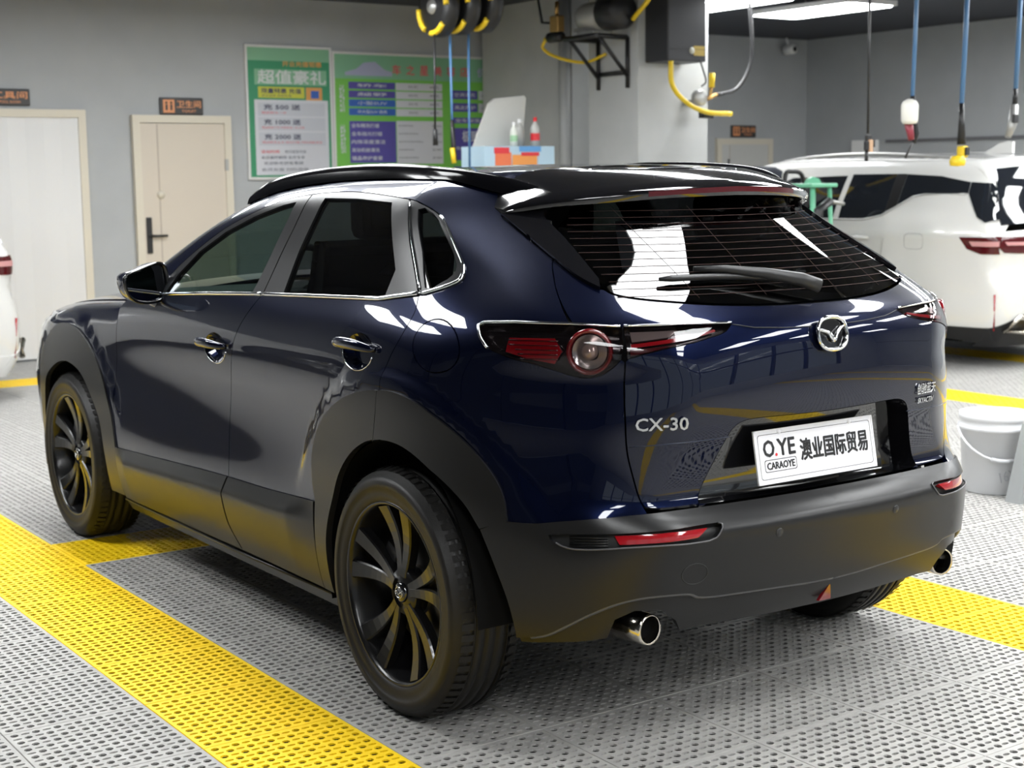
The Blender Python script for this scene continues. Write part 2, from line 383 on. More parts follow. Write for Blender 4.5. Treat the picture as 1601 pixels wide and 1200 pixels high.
SIDE_Z = np.array([.18, .25, .34, .45, .56, .68, .80, .90, .98, 1.06, 1.14, 1.25, 1.35, 1.43, 1.52])
SIDE_Y = np.array([3.60, 3.30, 3.00, 2.653, 2.2, 1.7, 1.1, .5, 0., -.25, -.45, -.60, -.75, -.90])
SIDE_X = np.array([
 # 3.60  3.30  3.00  2.65  2.2   1.7   1.1   .5    0    -.25  -.45  -.60  -.75  -.90
 [.560, .720, .800, .820, .815, .805, .805, .815, .835, .800, .740, .660, .545, .410],  # .18
 [.600, .755, .835, .858, .850, .838, .838, .848, .862, .835, .772, .688, .570, .430],  # .25
 [.640, .785, .858, .880, .872, .866, .866, .872, .880, .855, .795, .708, .585, .440],  # .34
 [.665, .800, .868, .888, .880, .875, .875, .880, .888, .868, .808, .720, .595, .450],  # .45
 [.675, .805, .872, .890, .876, .866, .866, .874, .888, .870, .812, .724, .600, .450],  # .56
 [.665, .798, .870, .888, .868, .854, .854, .866, .886, .866, .792, .686, .550, .390],  # .68
 [.640, .778, .860, .882, .866, .853, .855, .868, .886, .862, .780, .665, .515, .350],  # .80
 [.600, .748, .840, .868, .866, .862, .865, .876, .888, .862, .776, .658, .505, .335],  # .90
 [.550, .705, .805, .842, .852, .856, .862, .872, .882, .854, .768, .650, .495, .325],  # .98
 [.500, .660, .760, .800, .822, .834, .842, .852, .862, .836, .765, .655, .500, .320],  # 1.06
 [.450, .610, .710, .752, .780, .795, .804, .814, .822, .782, .700, .578, .420, .240],  # 1.14
 [.400, .550, .650, .695, .722, .738, .748, .757, .750, .662, .545, .410, .250, .080],  # 1.25
 [.350, .490, .590, .635, .665, .682, .692, .698, .672, .540, .400, .250, .090, .000],  # 1.35
 [.300, .440, .540, .585, .615, .632, .642, .646, .606, .460, .300, .150, .010, .000],  # 1.43
 [.240, .380, .480, .525, .555, .572, .582, .580, .540, .400, .240, .080, .000, .000],  # 1.52
])
REAR_Z = np.array([.18, .26, .33, .40, .48, .56, .595, .612, .630, .648, .70, .78, .86, .95, 1.03, 1.085, 1.115, 1.14, 1.22, 1.32, 1.40, 1.47])
REAR_Y0 = np.array([-.62,-.70,-.755,-.785,-.80,-.811,-.814,-.806,-.780,-.750,-.730,-.748,-.768,-.774,-.768,-.754,-.733,-.700,-.590,-.455,-.345,-.24])
REAR_K = np.array([.10,.12,.15,.18,.20,.20,.20,.20,.18,.16,.15,.17,.19,.21,.25,.30,.34,.40,.58,.90,1.1,1.1])
ROOF_Y = np.array([2.4, 1.9, 1.5, 1.25, 1.0, .7, .35, 0., -.2, -.4, -.7])
ROOF_Z0 = np.array([.985, 1.222, 1.388, 1.458, 1.490, 1.505, 1.508, 1.500, 1.487, 1.462, 1.40])
AXLE_F = 2.653
HUB_Z = .343
def X_side(y, z):
    y = np.asarray(y, float); z = np.asarray(z, float); sh = y.shape
    By = spl_basis(-SIDE_Y, -y.ravel()); Bz = spl_basis(SIDE_Z, z.ravel())
    x = ((Bz @ SIDE_X)*By).sum(1).reshape(sh)
    for ya in (0., AXLE_F):                                   # flared lips round the wheel openings
        rho = np.hypot(y-ya, z-HUB_Z)
        x = x + .011*(1-sstep(.585, .635, rho))*sstep(.52, .68, z)
    return x
def Y_rear(x, z):
    x = np.asarray(x, float); z = np.asarray(z, float)
    return spl1(REAR_Z, REAR_Y0, z) + spl1(REAR_Z, REAR_K, z)*np.abs(x)**2.2
def Z_roof(x, y):
    return spl1(-ROOF_Y, ROOF_Z0, -np.asarray(y, float)) - .085*np.abs(x)**2.0
def body_F(P, r=.085, p=2.2):
    """signed field, <0 inside; P (...,3) with x>=0 meaning either side"""
    x = np.abs(P[..., 0]); y = P[..., 1]; z = P[..., 2]
    a = x - X_side(y, z); b = Y_rear(x, z) - y; c = z - Z_roof(x, y)
    q = lambda d: np.maximum(d/r+1, 0)
    s = q(a)**p + q(b)**p + q(c)**p
    return r*(np.maximum(s, 1e-12)**(1/p) - 1)
def field_N(P, F, h=2e-3):
    g = np.stack([F(P+h*e)-F(P-h*e) for e in np.eye(3)], -1)
    return g/np.maximum(np.linalg.norm(g, axis=-1, keepdims=True), 1e-9)
def body_N(P): return field_N(P, body_F)
# wrap parameter u: side u=y (y>U0), corner fan about (CX,U0), rear
CX, U0, CL = .42, -.22, .55
def wrap_ray(u):
    """origin xy and direction xy for wrap parameter u (left side, x>0 convention)"""
    u = np.asarray(u, float)
    ang = np.clip((U0-u)/CL, 0, 1)*np.pi/2
    ox = np.where(u >= U0, 0., np.where(u >= U0-CL, CX, CX-(U0-CL-u)))
    oy = np.where(u >= U0, u, U0)
    return ox, oy, np.cos(ang), -np.sin(ang)
def solve_ray(O, D, F=None, t0=0., t1=1.3):
    F = F or body_F
    lo = np.full(O.shape[:-1], t0); hi = np.full(O.shape[:-1], t1)
    for _ in range(9):
        m = (lo+hi)/2; ins = F(O+m[..., None]*D) < 0
        lo = np.where(ins, m, lo); hi = np.where(ins, hi, m)
    fl = F(O+lo[..., None]*D); fh = F(O+hi[..., None]*D)
    for _ in range(7):                                           # Illinois false position
        d = fh-fl; m = np.where(np.abs(d) < 1e-12, (lo+hi)/2, (lo*fh-hi*fl)/np.where(np.abs(d) < 1e-12, 1, d))
        m = np.clip(m, lo, hi); fm = F(O+m[..., None]*D); ins = fm < 0
        fh2 = np.where(ins, fh*.5, fm); fl2 = np.where(ins, fm, fl*.5)
        lo = np.where(ins, m, lo); hi = np.where(ins, hi, m); fl, fh = fl2, fh2
    return O+m[..., None]*D
def wrap_S(u, z, F=None):
    """surface point for wrap parameters; x>0 here, mirror for the left-hand side"""
    u = np.asarray(u, float); z = np.asarray(z, float)
    ox, oy, dx, dy = wrap_ray(u)
    O = np.stack([ox, oy, z], -1); D = np.stack([dx, dy, 0*z], -1)
    return solve_ray(O, D, F)
def wrap_inv(P):
    x, y, z = abs(P[0]), P[1], P[2]
    if y >= U0: return y, z
    if x >= CX: return U0-CL*np.arctan2(U0-y, x-CX)/(np.pi/2), z
    return U0-CL-(CX-x), z
HOOD_Y = np.array([1.9, 2.15, 2.5, 2.85, 3.1, 3.3, 3.45, 3.6])
HOOD_Z0 = np.array([1.09, 1.08, 1.06, 1.03, .985, .92, .845, .73])
def Z_hood(x, y):
    return spl1(HOOD_Y, HOOD_Z0, y) - .13*np.abs(x)**2.2
def Y_nose(x, z):
    return spl1([.15, .35, .6, .8, 1.0], [3.47, 3.55, 3.565, 3.54, 3.45], z) - .45*np.abs(x)**2.4
def front_F(P, r=.05, p=2.2):
    x = np.abs(P[..., 0]); y = P[..., 1]; z = P[..., 2]
    q = lambda d: np.maximum(d/r+1, 0)
    s = q(x-X_side(y, z))**p + q(z-Z_hood(x, y))**p + q(y-Y_nose(x, z))**p
    return r*(np.maximum(s, 1e-12)**(1/p) - 1)
# ---------------------------------------------------------------- trimmed panels on a surface
def in_poly(P, poly):
    P = np.asarray(P); x, y = P[:, 0], P[:, 1]; q = np.asarray(poly); c = np.zeros(len(P), bool); j = len(q)-1
    for i in range(len(q)):
        xi, yi = q[i]; xj, yj = q[j]
        with np.errstate(divide='ignore', invalid='ignore'):
            k = ((yi > y) != (yj > y)) & (x < (xj-xi)*(y-yi)/(yj-yi+1e-30)+xi)
        c ^= k; j = i
    return c
def densify(poly, h):
    out = []; n = len(poly)
    for i in range(n):
        a = np.array(poly[i], float); b = np.array(poly[(i+1) % n], float); L = np.linalg.norm(b-a)
        if L < 1e-5: continue
        k = max(1, int(math.ceil(L/h)))
        out += [a+(b-a)*j/k for j in range(k)]
    return np.array(out)
def shrink(poly, d, keep=None):
    """move each vertex of a counter-clockwise polygon inwards by d"""
    P = np.asarray(poly, float); n = len(P); out = P.copy()
    for i in range(n):
        e0 = P[i]-P[i-1]; e1 = P[(i+1) % n]-P[i]
        e0 /= max(np.linalg.norm(e0), 1e-9); e1 /= max(np.linalg.norm(e1), 1e-9)
        nr = np.array([-(e0[1]+e1[1]), e0[0]+e1[0]]); L = np.linalg.norm(nr)
        if L < 1e-6: continue
        nr /= L; s = d/max(.4, nr @ np.array([-e0[1], e0[0]]))
        out[i] = P[i]+nr*s
    if keep is not None:
        for i in range(n):
            if keep(P[i]): out[i] = np.array([P[i][0], out[i][1]])
    return out
def area2(P): P = np.asarray(P); return float(np.sum(P[:, 0]*np.roll(P[:, 1], -1)-np.roll(P[:, 0], -1)*P[:, 1]))
UC = U0-CL-CX                                   # wrap parameter of the car's rear centre line
def S_wrap(F):  return lambda q: wrap_S(q[:, 0], q[:, 1], F)
def S_top(F, z0=.4):   # parameters (x, y), ray upwards
    def f(q): return solve_ray(np.stack([q[:, 0], q[:, 1], 0*q[:, 0]+z0], -1), np.tile(np.array([0, 0, 1.]), (len(q), 1)), F)
    return f
def S_nose(F, y0=2.6):
    def f(q): return solve_ray(np.stack([q[:, 0], 0*q[:, 0]+y0, q[:, 1]], -1), np.tile(np.array([0, 1., 0]), (len(q), 1)), F)
    return f
def patch_arrays(outer, holes=(), S=None, F=None, off=0., h=.035, flange=.012, gap=.0015, sym=False, bend=None):
    S = S or S_wrap(body_F); F = F or body_F
    O = densify(outer, h*.6)
    if area2(O) < 0: O = O[::-1]
    keep = (lambda p: abs(p[0]-UC) < 1e-4) if sym else None
    if gap: O = shrink(O, gap, keep)
    H = []
    for q in holes:
        q = densify(q, h*.6)
        if area2(q) < 0: q = q[::-1]
        if gap: q = shrink(q, -gap, keep)
        H.append(q)
    lo, hi = O.min(0), O.max(0)
    gx = np.arange(lo[0]+h*.31, hi[0], h); gy = np.arange(lo[1]+h*.37, hi[1], h)
    G = np.array([(a+(h*.5 if j % 2 else 0), b) for j, b in enumerate(gy) for a in gx]).reshape(-1, 2)
    B = np.concatenate([O]+H)
    if len(G):
        k = in_poly(G, O)
        for q in H: k &= ~in_poly(G, q)
        G = G[k]
        if len(G):
            d = np.min(np.hypot(G[:, None, 0]-B[None, :, 0], G[:, None, 1]-B[None, :, 1]), 1); G = G[d > h*.42]
    V2 = np.concatenate([B, G]) if len(G) else B
    E_ = []; b = 0; loops = []
    for q in [O]+H:
        n = len(q); E_ += [(b+i, b+(i+1) % n) for i in range(n)]; loops.append((b, n)); b += n
    r = delaunay_2d_cdt([Vector(q) for q in V2], E_, [], 0, 1e-7)
    vo = np.array([q[:] for q in r[0]]); tri = np.array([f for f in r[2] if len(f) == 3], int)
    ce = vo[tri].mean(1); k = in_poly(ce, O)
    for q in H: k &= ~in_poly(ce, q)
    tri = tri[k]
    a = vo[tri]; ar = (a[:, 1, 0]-a[:, 0, 0])*(a[:, 2, 1]-a[:, 0, 1])-(a[:, 2, 0]-a[:, 0, 0])*(a[:, 1, 1]-a[:, 0, 1])
    tri = tri[np.abs(ar) > 1e-9]
    P = S(vo); N = field_N(P, F)
    offs = off if not callable(off) else off(vo)[:, None]
    P = P+N*offs
    if bend is not None: P = bend(P)
    # orientation from the field normal
    a = P[tri]; fn = np.cross(a[:, 1]-a[:, 0], a[:, 2]-a[:, 0]); flip = (fn*N[tri].mean(1)).sum(1) < 0
    tri[flip] = tri[flip][:, ::-1]
    if callable(off):                                            # shaped panels: normals from the shape itself
        a = P[tri]; fn = np.cross(a[:, 1]-a[:, 0], a[:, 2]-a[:, 0]); N = np.zeros_like(P)
        for c_ in range(3): np.add.at(N, tri[:, c_], fn)
        N /= np.maximum(np.linalg.norm(N, axis=1, keepdims=True), 1e-12)
    V = [P]; NN = [N]; FF = [tri]
    if flange:
        # boundary edges = used by one triangle
        ed = {}
        for t in tri:
            for i in range(3):
                e = (int(t[i]), int(t[(i+1) % 3])); ed[e] = 1
        bd = [e for e in ed if (e[1], e[0]) not in ed]
        if sym: bd = [e for e in bd if not (abs(vo[e[0], 0]-UC) < 1e-4 and abs(vo[e[1], 0]-UC) < 1e-4)]
        base = len(P); fv = []; fnn = []; ff = []
        for i, j in bd:
            t = P[j]-P[i]; n0 = np.cross(t, N[i]); n0 /= max(np.linalg.norm(n0), 1e-9)
            q = [P[i], P[j], P[j]-N[j]*flange, P[i]-N[i]*flange]
            s = base+len(fv); fv += q; fnn += [n0]*4; ff += [(s, s+2, s+1), (s, s+3, s+2)]
        if fv: V.append(np.array(fv)); NN.append(np.array(fnn)); FF.append(np.array(ff))
    return np.concatenate(V), np.concatenate(NN), np.concatenate(FF)
def mirror_arr(V, N, T): return V*[-1, 1, 1], N*[-1, 1, 1], T[:, ::-1]
def arr_obj(name, A, m, parent):
    V, N, T = A
    me = bpy.data.meshes.new(name); me.from_pydata(V.tolist(), [], T.tolist()); me.update()
    me.polygons.foreach_set('use_smooth', [True]*len(me.polygons))
    if len(me.vertices) == len(N): me.normals_split_custom_set_from_vertices(N.tolist())
    return link(name, me, m, parent)
def join_arr(*L):
    V = []; N = []; T = []; b = 0
    for v, n, t in L: V.append(v); N.append(n); T.append(t+b); b += len(v)
    return np.concatenate(V), np.concatenate(N), np.concatenate(T)
CLAD_TOP = [(2.13, .450), (1.741, .469), (1.387, .487), (1.08, .500), (.774, .508), (.43, .527)]
def clad_off(vo):
    """door cladding: a ledge under the upper edge, then a face tucking in towards the sill"""
    t = spl1([.43, .774, 1.08, 1.387, 1.741, 2.13], [.527, .508, .500, .487, .469, .450], vo[:, 0])-vo[:, 1]
    w = np.clip((vo[:, 0]-.44)/.16, 0, 1)*np.clip((2.12-vo[:, 0])/.12, 0, 1)
    return .0075*(1-w)+w*(.004+.022*np.clip(t/.052, 0, 1)-.016*np.clip((t-.052)/.17, 0, 1))
def patch(name, outer, m, parent, side=-1, sym=False, **k):
    """side -1: left (x<0), +1: right; sym: both halves joined at the centre line; side 0: as it is"""
    A = patch_arrays(outer, sym=sym, **k)
    if sym: A = join_arr(A, mirror_arr(*A))
    elif side == -1: A = mirror_arr(*A)
    return arr_obj(name, A, m, parent)
def recess(name, outer, m, parent, side=-1, sym=False, depth=.03, inset=.012, h=.03):
    """a sunk pan: walls lofted from the outline on the surface down to a smaller floor"""
    O = densify(outer, .008)
    if area2(O) < 0: O = O[::-1]
    keep = (lambda p: abs(p[0]-UC) < 1e-4) if sym else None
    I = shrink(O, inset, keep)
    A = wpt(O[:, 0], O[:, 1], 0.); B = wpt(I[:, 0], I[:, 1], -depth); n = len(O); v = []; nn = []; t = []
    for i in range(n):
        j = (i+1) % n
        if sym and keep(O[i]) and keep(O[j]): continue
        q = [A[i], A[j], B[j], B[i]]; fn = np.cross(q[1]-q[0], q[3]-q[0]); L = np.linalg.norm(fn)
        if L < 1e-12: continue
        b = len(v); v += q; nn += [fn/L]*4; t += [(b, b+1, b+2), (b, b+2, b+3)]
    W = (np.array(v), np.array(nn), np.array(t))
    P = patch_arrays(I, off=-depth, h=h, flange=0, gap=0, sym=sym)
    c = P[0].mean(0); fl = (W[1]*(c-W[0])).sum(1).mean() < 0
    if fl: W = (W[0], -W[1], W[2][:, ::-1])
    A_ = join_arr(P, W)
    if sym: A_ = join_arr(A_, mirror_arr(*A_))
    elif side == -1: A_ = mirror_arr(*A_)
    return arr_obj(name, A_, m, parent)
def mesh_side(mb, side):
    """geometry authored on the right (x>0); mirror to the left when side is -1"""
    if side == -1: mb.v = [(-x, y, z) for x, y, z in mb.v]; mb.f = [f[::-1] for f in mb.f]
    return mb
def wpt(u, z, off=0., F=None):
    """surface points (x>0) with offset along the normal for lists of parameters"""
    F = F or body_F; u = np.atleast_1d(np.asarray(u, float)); z = np.atleast_1d(np.asarray(z, float))
    P = wrap_S(u, z, F); return P+field_N(P, F)*off
def strip(mb, pts, r, off, flat=1., n=8, F=None, closed=False, hh=.02):
    """thin bead following surface parameters"""
    q = densify(list(pts), hh) if closed else np.array(sum([[tuple(np.array(a)+(np.array(b)-np.array(a))*j/max(1, int(np.hypot(b[0]-a[0], b[1]-a[1])/hh))) for j in range(max(1, int(np.hypot(b[0]-a[0], b[1]-a[1])/hh)))] for a, b in zip(pts[:-1], pts[1:])], [])+[tuple(pts[-1])])
    P = wpt(q[:, 0], q[:, 1], off, F)
    return mb.tube([tuple(p) for p in P], r, n=n, flat=flat, closed=closed)
# ================================================================ THE DARK BLUE CAR
car = empty('car', (0, 0, 0), 0, 'dark navy blue crossover car with matte grey lower cladding, seen from its rear left corner', 'car')
SB = S_wrap(body_F); SF = S_wrap(front_F)
FENDER_CUT = cr([(2.085, .992), (2.10, .836), (2.13, .695), (2.132, .56), (2.118, .474), (2.10, .349), (2.088, .262)], 4)
MID_CUT = cr([(.885, 1.107), (.991, .989), (1.034, .904), (1.080, .76), (1.094, .66), (1.085, .56), (1.080, .50), (1.086, .437), (1.075, .345), (1.04, .262)], 4)
REAR_CUT = cr([(-.05, 1.158), (-.068, 1.114), (-.05, 1.055), (-.019, 1.001), (.005, .95), (.012, .90), (.047, .769)], 4)
BELT = [(1.895, 1.044), (1.671, 1.063), (1.3, 1.086), (.951, 1.104), (.437, 1.124), (.12, 1.137), (-.05, 1.160)]
BELT_END = cr([(-.05, 1.160), (-.132, 1.184), (-.172, 1.203)], 4)
FRAME_TOP = cr([(1.735, 1.080), (1.656, 1.16), (1.533, 1.234), (1.381, 1.306), (1.21, 1.362), (1.06, 1.400), (.875, 1.422), (.662, 1.430), (.48, 1.426), (.232, 1.411), (.159, 1.399), (.072, 1.371), (.003, 1.333), (-.077, 1.283), (-.160, 1.224), (-.172, 1.203)], 4)
LAMP_LOW = cr([(-.313, 1.097), (-.331, 1.073), (-.355, 1.048), (-.410, 1.026), (-.464, 1.012), (-.510, .998), (-.539, .987), (-.571, .981), (-.598, .989), (-.618, 1.007), (-.633, 1.028)], 3)
LAMP_OUT = LAMP_LOW+[(-.638, 1.06), (-.640, 1.100), (-.540, 1.106), (-.413, 1.107), (-.325, 1.103)]
LAMP_IN = cr([(-.643, 1.028), (-.706, 1.049), (-.781, 1.065), (-.854, 1.081), (-.883, 1.099)], 4)+[(-.643, 1.101)]
HATCH_UP = [(-.546, 1.107), (-.509, 1.165), (-.478, 1.215), (-.446, 1.257)]
BLADE_OUT = [(-.0931, 1.3659), (-.1306, 1.3481), (-.1699, 1.3299), (-.2096, 1.3119), (-.2419, 1.3032), (-.2871, 1.2947), (-.3284, 1.2866), (-.3648, 1.2789), (-.3962, 1.2716), (-.4227, 1.2649), (-.4448, 1.2588), (-.4808, 1.2474), (-.506, 1.2379), (-.5248, 1.23), (-.5399, 1.2231), (-.5655, 1.2108), (-.597, 1.1964), (-.6102, 1.1907), (-.6226, 1.1847)]
BLADE_IN = [(-.6282, 1.2045), (-.6161, 1.2229), (-.6003, 1.2416), (-.59, 1.2512), (-.5775, 1.2611), (-.562, 1.2712), (-.5422, 1.2814), (-.5161, 1.2918), (-.4805, 1.3024), (-.427, 1.3136), (-.3478, 1.3257), (-.2504, 1.3376), (-.2065, 1.3483), (-.1916, 1.357), (-.1781, 1.3676), (-.1705, 1.3827), (-.166, 1.3923)]
HATCH_LOW = cr([(-.640, 1.021), (-.638, .953), (-.638, .886), (-.641, .804), (-.652, .735), (-.665, .675), (-.677, .660), (-.71, .655)], 4)+[(-.80, .654)]
GLASS_BASE = cr([(-.630, 1.188), (-.664, 1.171), (-.747, 1.157), (-.867, 1.145), (-.988, 1.138), (-1.09, 1.1355), (UC, 1.1355)], 4)
BUMPER_TOP = cr([(-.403, .621), (-.473, .622), (-.547, .634), (-.614, .642), (-.673, .646), (-.80, .647), (UC, .647)], 4)
TRIM = cr([(-.425, .318), (-.485, .336), (-.522, .362), (-.568, .401), (-.61, .430), (-.651, .446), (-.693, .450), (-.737, .446), (-.765, .432), (-.878, .428), (-1.0, .424), (-1.1, .419), (UC, .417)], 4)
ARCH_R_OUT = cr([(.434, .525), (.452, .60), (.436, .69), (.385, .765), (.30, .825), (.19, .872), (.058, .903), (-.064, .912), (-.169, .894), (-.248, .858), (-.317, .805), (-.373, .742), (-.405, .68), (-.415, .621)], 4)
ARCH_R_IN = cr([(-.352, .592), (-.312, .653), (-.246, .708), (-.166, .750), (-.086, .772), (.006, .772), (.092, .754), (.184, .707), (.263, .635), (.319, .547), (.350, .472), (.363, .397), (.363, .262)], 4)
ARCH_F_OUT = cr([(2.11, .44), (2.165, .605), (2.226, .717), (2.32, .815), (2.435, .873), (2.573, .897), (2.709, .888), (2.82, .845), (2.91, .77), (2.985, .66), (3.03, .54), (3.06, .42), (3.075, .30)], 4)
ARCH_F_IN = cr([(3.01, .30), (2.995, .40), (2.955, .53), (2.88, .64), (2.78, .70), (2.66, .738), (2.555, .742), (2.436, .710), (2.34, .631), (2.267, .528), (2.232, .413), (2.225, .309), (2.235, .262)], 4)
REFL_REC = cr([(-.499, .594), (-.512, .578), (-.533, .567), (-.568, .566), (-.630, .574), (-.689, .578), (-.762, .579), (-.787, .592), (-.801, .611), (-.775, .613), (-.736, .612), (-.611, .604), (-.546, .599)], 2, closed=True)
REFL = [(-.610, .602), (-.618, .579), (-.689, .583), (-.746, .587), (-.763, .606), (-.767, .610), (-.70, .608)]
RECESS = cr([(UC, .857), (-1.05, .859), (-.945, .861), (-.900, .857), (-.872, .843), (-.854, .815), (-.82, .74), (-.79, .672), (-.785, .654)], 3)
FUEL = [(-.195+.086*math.cos(a), 1.040+.066*math.sin(a)+.012*math.cos(a)) for a in np.linspace(0, 2*PI, 29)[:-1]]
def xe(y):
    y = np.asarray(y, float); z1 = Z_roof(.62, y); return X_side(y, z1)-.052
def roof_edge(ys):
    ys = np.asarray(ys, float); P = S_top(body_F, .9)(np.stack([xe(ys), ys], -1)); return [(float(a), float(b)) for a, b in zip(ys, P[:, 2])]
def cup_of(u, z): return [(u-.012+.085*math.cos(a), z-.008+.050*math.sin(a)) for a in np.linspace(0, 2*PI, 25)[:-1]]
def rev(c): return list(c)[::-1]
def pick(c, f): return [q for q in c if f(q)]
def build_side(sd):
    s = dict(side=sd); nm = 'left' if sd < 0 else 'right'
    # --- front wing
    hood = [(float(y), float(Z_hood(.735, y))-.004) for y in np.linspace(2.10, 3.22, 12)]
    archm = cr([(3.05, .40), (2.99, .56), (2.90, .70), (2.78, .785), (2.62, .81), (2.46, .785), (2.33, .70), (2.23, .57), (2.18, .43), (2.17, .28)], 3)
    patch('front_wing', FENDER_CUT+[(2.15, .265)]+rev(archm)+[(3.22, .42)]+rev(hood), PAINT, car, S=SF, F=front_F, h=.04, **s)
    patch('wheel_arch_trim', ARCH_F_OUT+ARCH_F_IN+[(2.10, .262)], CLAD, car, S=SF, F=front_F, off=.007, h=.03, flange=.02, gap=0, **s)
    # --- doors
    fd = patch('front_door', FENDER_CUT+rev(MID_CUT)+[(.951, 1.104), (1.3, 1.086), (1.671, 1.063), (1.895, 1.044), (2.04, 1.022)], PAINT, car, S=SB, h=.032, holes=[cup_of(1.180, .927)], **s)
    arcd = cr([(.440, .42), (.425, .55), (.365, .66), (.27, .745), (.16, .80), (.040, .828)], 4)
    rd = patch('rear_door', MID_CUT+[(.44, .262)]+arcd+rev(pick(REAR_CUT, lambda q: q[1] > .84))+[(.12, 1.137), (.437, 1.124)], PAINT, car, S=SB, h=.032, holes=[cup_of(.172, 1.004)], **s)
    patch('door_cladding', [(2.118, .452), (1.741, .469), (1.387, .487), (1.084, .500)]+[(1.086, .437), (1.075, .345), (1.04, .258)]+[(1.5, .250), (2.09, .258), (2.105, .35)], CLAD, fd, off=clad_off, h=.017, flange=.02, **s)
    patch('door_cladding', [(1.076, .500), (.774, .508), (.445, .526), (.438, .40), (.43, .262), (1.035, .258), (1.068, .345), (1.079, .437)], CLAD, rd, off=clad_off, h=.017, flange=.02, **s)
    # --- wheel arch, split at the door
    CUTL = [(.012, .90), (.028, .83), (.047, .758)]
    out_f = pick(ARCH_R_OUT, lambda q: q[0] > .012); in_f = pick(ARCH_R_IN, lambda q: q[0] > .047)
    patch('wheel_arch_trim', out_f+[(.012, .907)]+CUTL+in_f+[(.43, .262), (.436, .40)], CLAD, rd, off=.0075, h=.028, flange=.02, gap=.001, **s)
    out_b = pick(ARCH_R_OUT, lambda q: q[0] < .012); in_b = pick(ARCH_R_IN, lambda q: q[0] < .047)
    patch('wheel_arch_trim', [(.011, .907)]+out_b+in_b+[(.046, .764), (.027, .83)], CLAD, car, off=.0075, h=.028, flange=.02, gap=.001, **s)
    # --- body side: quarter panel, roof side and windscreen pillar in one pressing
    arq = cr([(.030, .83), (-.08, .833), (-.18, .81), (-.27, .75), (-.345, .665), (-.385, .60)], 4)
    top = roof_edge(np.linspace(-.035, 1.93, 34))
    poly = pick(REAR_CUT, lambda q: q[1] > .835)+arq+[(-.40, .610), (-.473, .612), (-.547, .625), (-.614, .633), (-.676, .638)]+rev(pick(HATCH_LOW, lambda q: q[1] > .665))+rev(LAMP_LOW)+[(-.325, 1.103), (-.413, 1.107), (-.540, 1.107)]+HATCH_UP[1:]+rev(pick(BLADE_OUT, lambda q: q[0] > -.445))+[(-.078, 1.385), (-.058, 1.412)]+top+[(1.93, 1.07), (1.80, 1.068)]+FRAME_TOP+rev(BELT_END)
    q = patch('body_side', poly, PAINT, car, holes=[FUEL], S=SB, h=.017, **s)
    patch('fuel_flap', FUEL, PAINT, q, S=SB, h=.024, gap=.002, **s)
    # --- windows
    fg = [(1.668, 1.072), (1.3, 1.092), (.961, 1.110), (.952, 1.142), (.940, 1.226), (.938, 1.343), (.945, 1.397), (1.024, 1.386), (1.192, 1.347), (1.364, 1.293), (1.517, 1.222), (1.62, 1.140)]
    ff = [(1.735, 1.062), (1.3, 1.088), (.951, 1.106), (.880, 1.109), (.874, 1.21), (.868, 1.313), (.875, 1.421)]+rev(pick(FRAME_TOP, lambda t: t[0] > .88))
    patch('window_frame', ff, FRAMEB, fd, holes=[fg], h=.035, gap=.001, flange=.02, **s)
    patch('window_glass', fg, GLASS_F, fd, off=-.006, h=.05, gap=0, flange=0, **s)
    rg = [(.739, 1.120), (.437, 1.132), (.104, 1.149), (.108, 1.22), (.166, 1.275), (.224, 1.328), (.306, 1.400), (.537, 1.409), (.764, 1.410), (.757, 1.25)]
    rf = [(.878, 1.109), (.437, 1.126), (.12, 1.139), (-.046, 1.161), (.10, 1.29), (.222, 1.409)]+rev(pick(FRAME_TOP, lambda t: .225 < t[0] < .873))+[(.871, 1.421), (.864, 1.313), (.869, 1.21)]
    patch('window_frame', rf, FRAMEB, rd, holes=[rg], h=.035, gap=.001, flange=.02, **s)
    patch('window_glass', rg, GLASS_R, rd, off=-.006, h=.05, gap=0, flange=0, **s)
    qg = cr([(.150, 1.382), (.03, 1.27), (-.058, 1.180), (-.105, 1.196), (-.125, 1.214), (-.118, 1.238), (-.056, 1.285), (.02, 1.333), (.09, 1.372)], 2, closed=True)
    qf = [(-.050, 1.163), (.096, 1.29), (.216, 1.409)]+pick(FRAME_TOP, lambda t: t[0] < .21)+rev(BELT_END)
    patch('quarter_window_frame', qf, FRAMEB, q, holes=[qg], h=.03, gap=.001, flange=.02, **s)
    patch('quarter_window_glass', qg, GLASS_R, q, off=-.005, h=.04, gap=0, flange=0, **s)
    ch = MB(); strip(ch, [(1.70, 1.0655), (1.3, 1.0895), (.951, 1.1075), (.883, 1.1105)], .006, .004, flat=.7); mesh_side(ch, sd).build('belt_strip', CHROME, fd)
    ch = MB(); strip(ch, [(.877, 1.1105), (.437, 1.1285), (.12, 1.1415), (-.045, 1.1635)], .006, .004, flat=.7); mesh_side(ch, sd).build('belt_strip', CHROME, rd)
    ch = MB(); strip(ch, [(-.053, 1.1645)]+BELT_END[1:-1]+[(-.166, 1.204), (-.160, 1.219)]+rev(pick(FRAME_TOP, lambda t: -.15 < t[0] < .06)), [.0055]*0 or .0052, .004, flat=.8, hh=.01)
    strip(ch, [(-.040, 1.176), (.11, 1.31), (.205, 1.402)], .003, .003); mesh_side(ch, sd).build('window_chrome', CHROME, q)
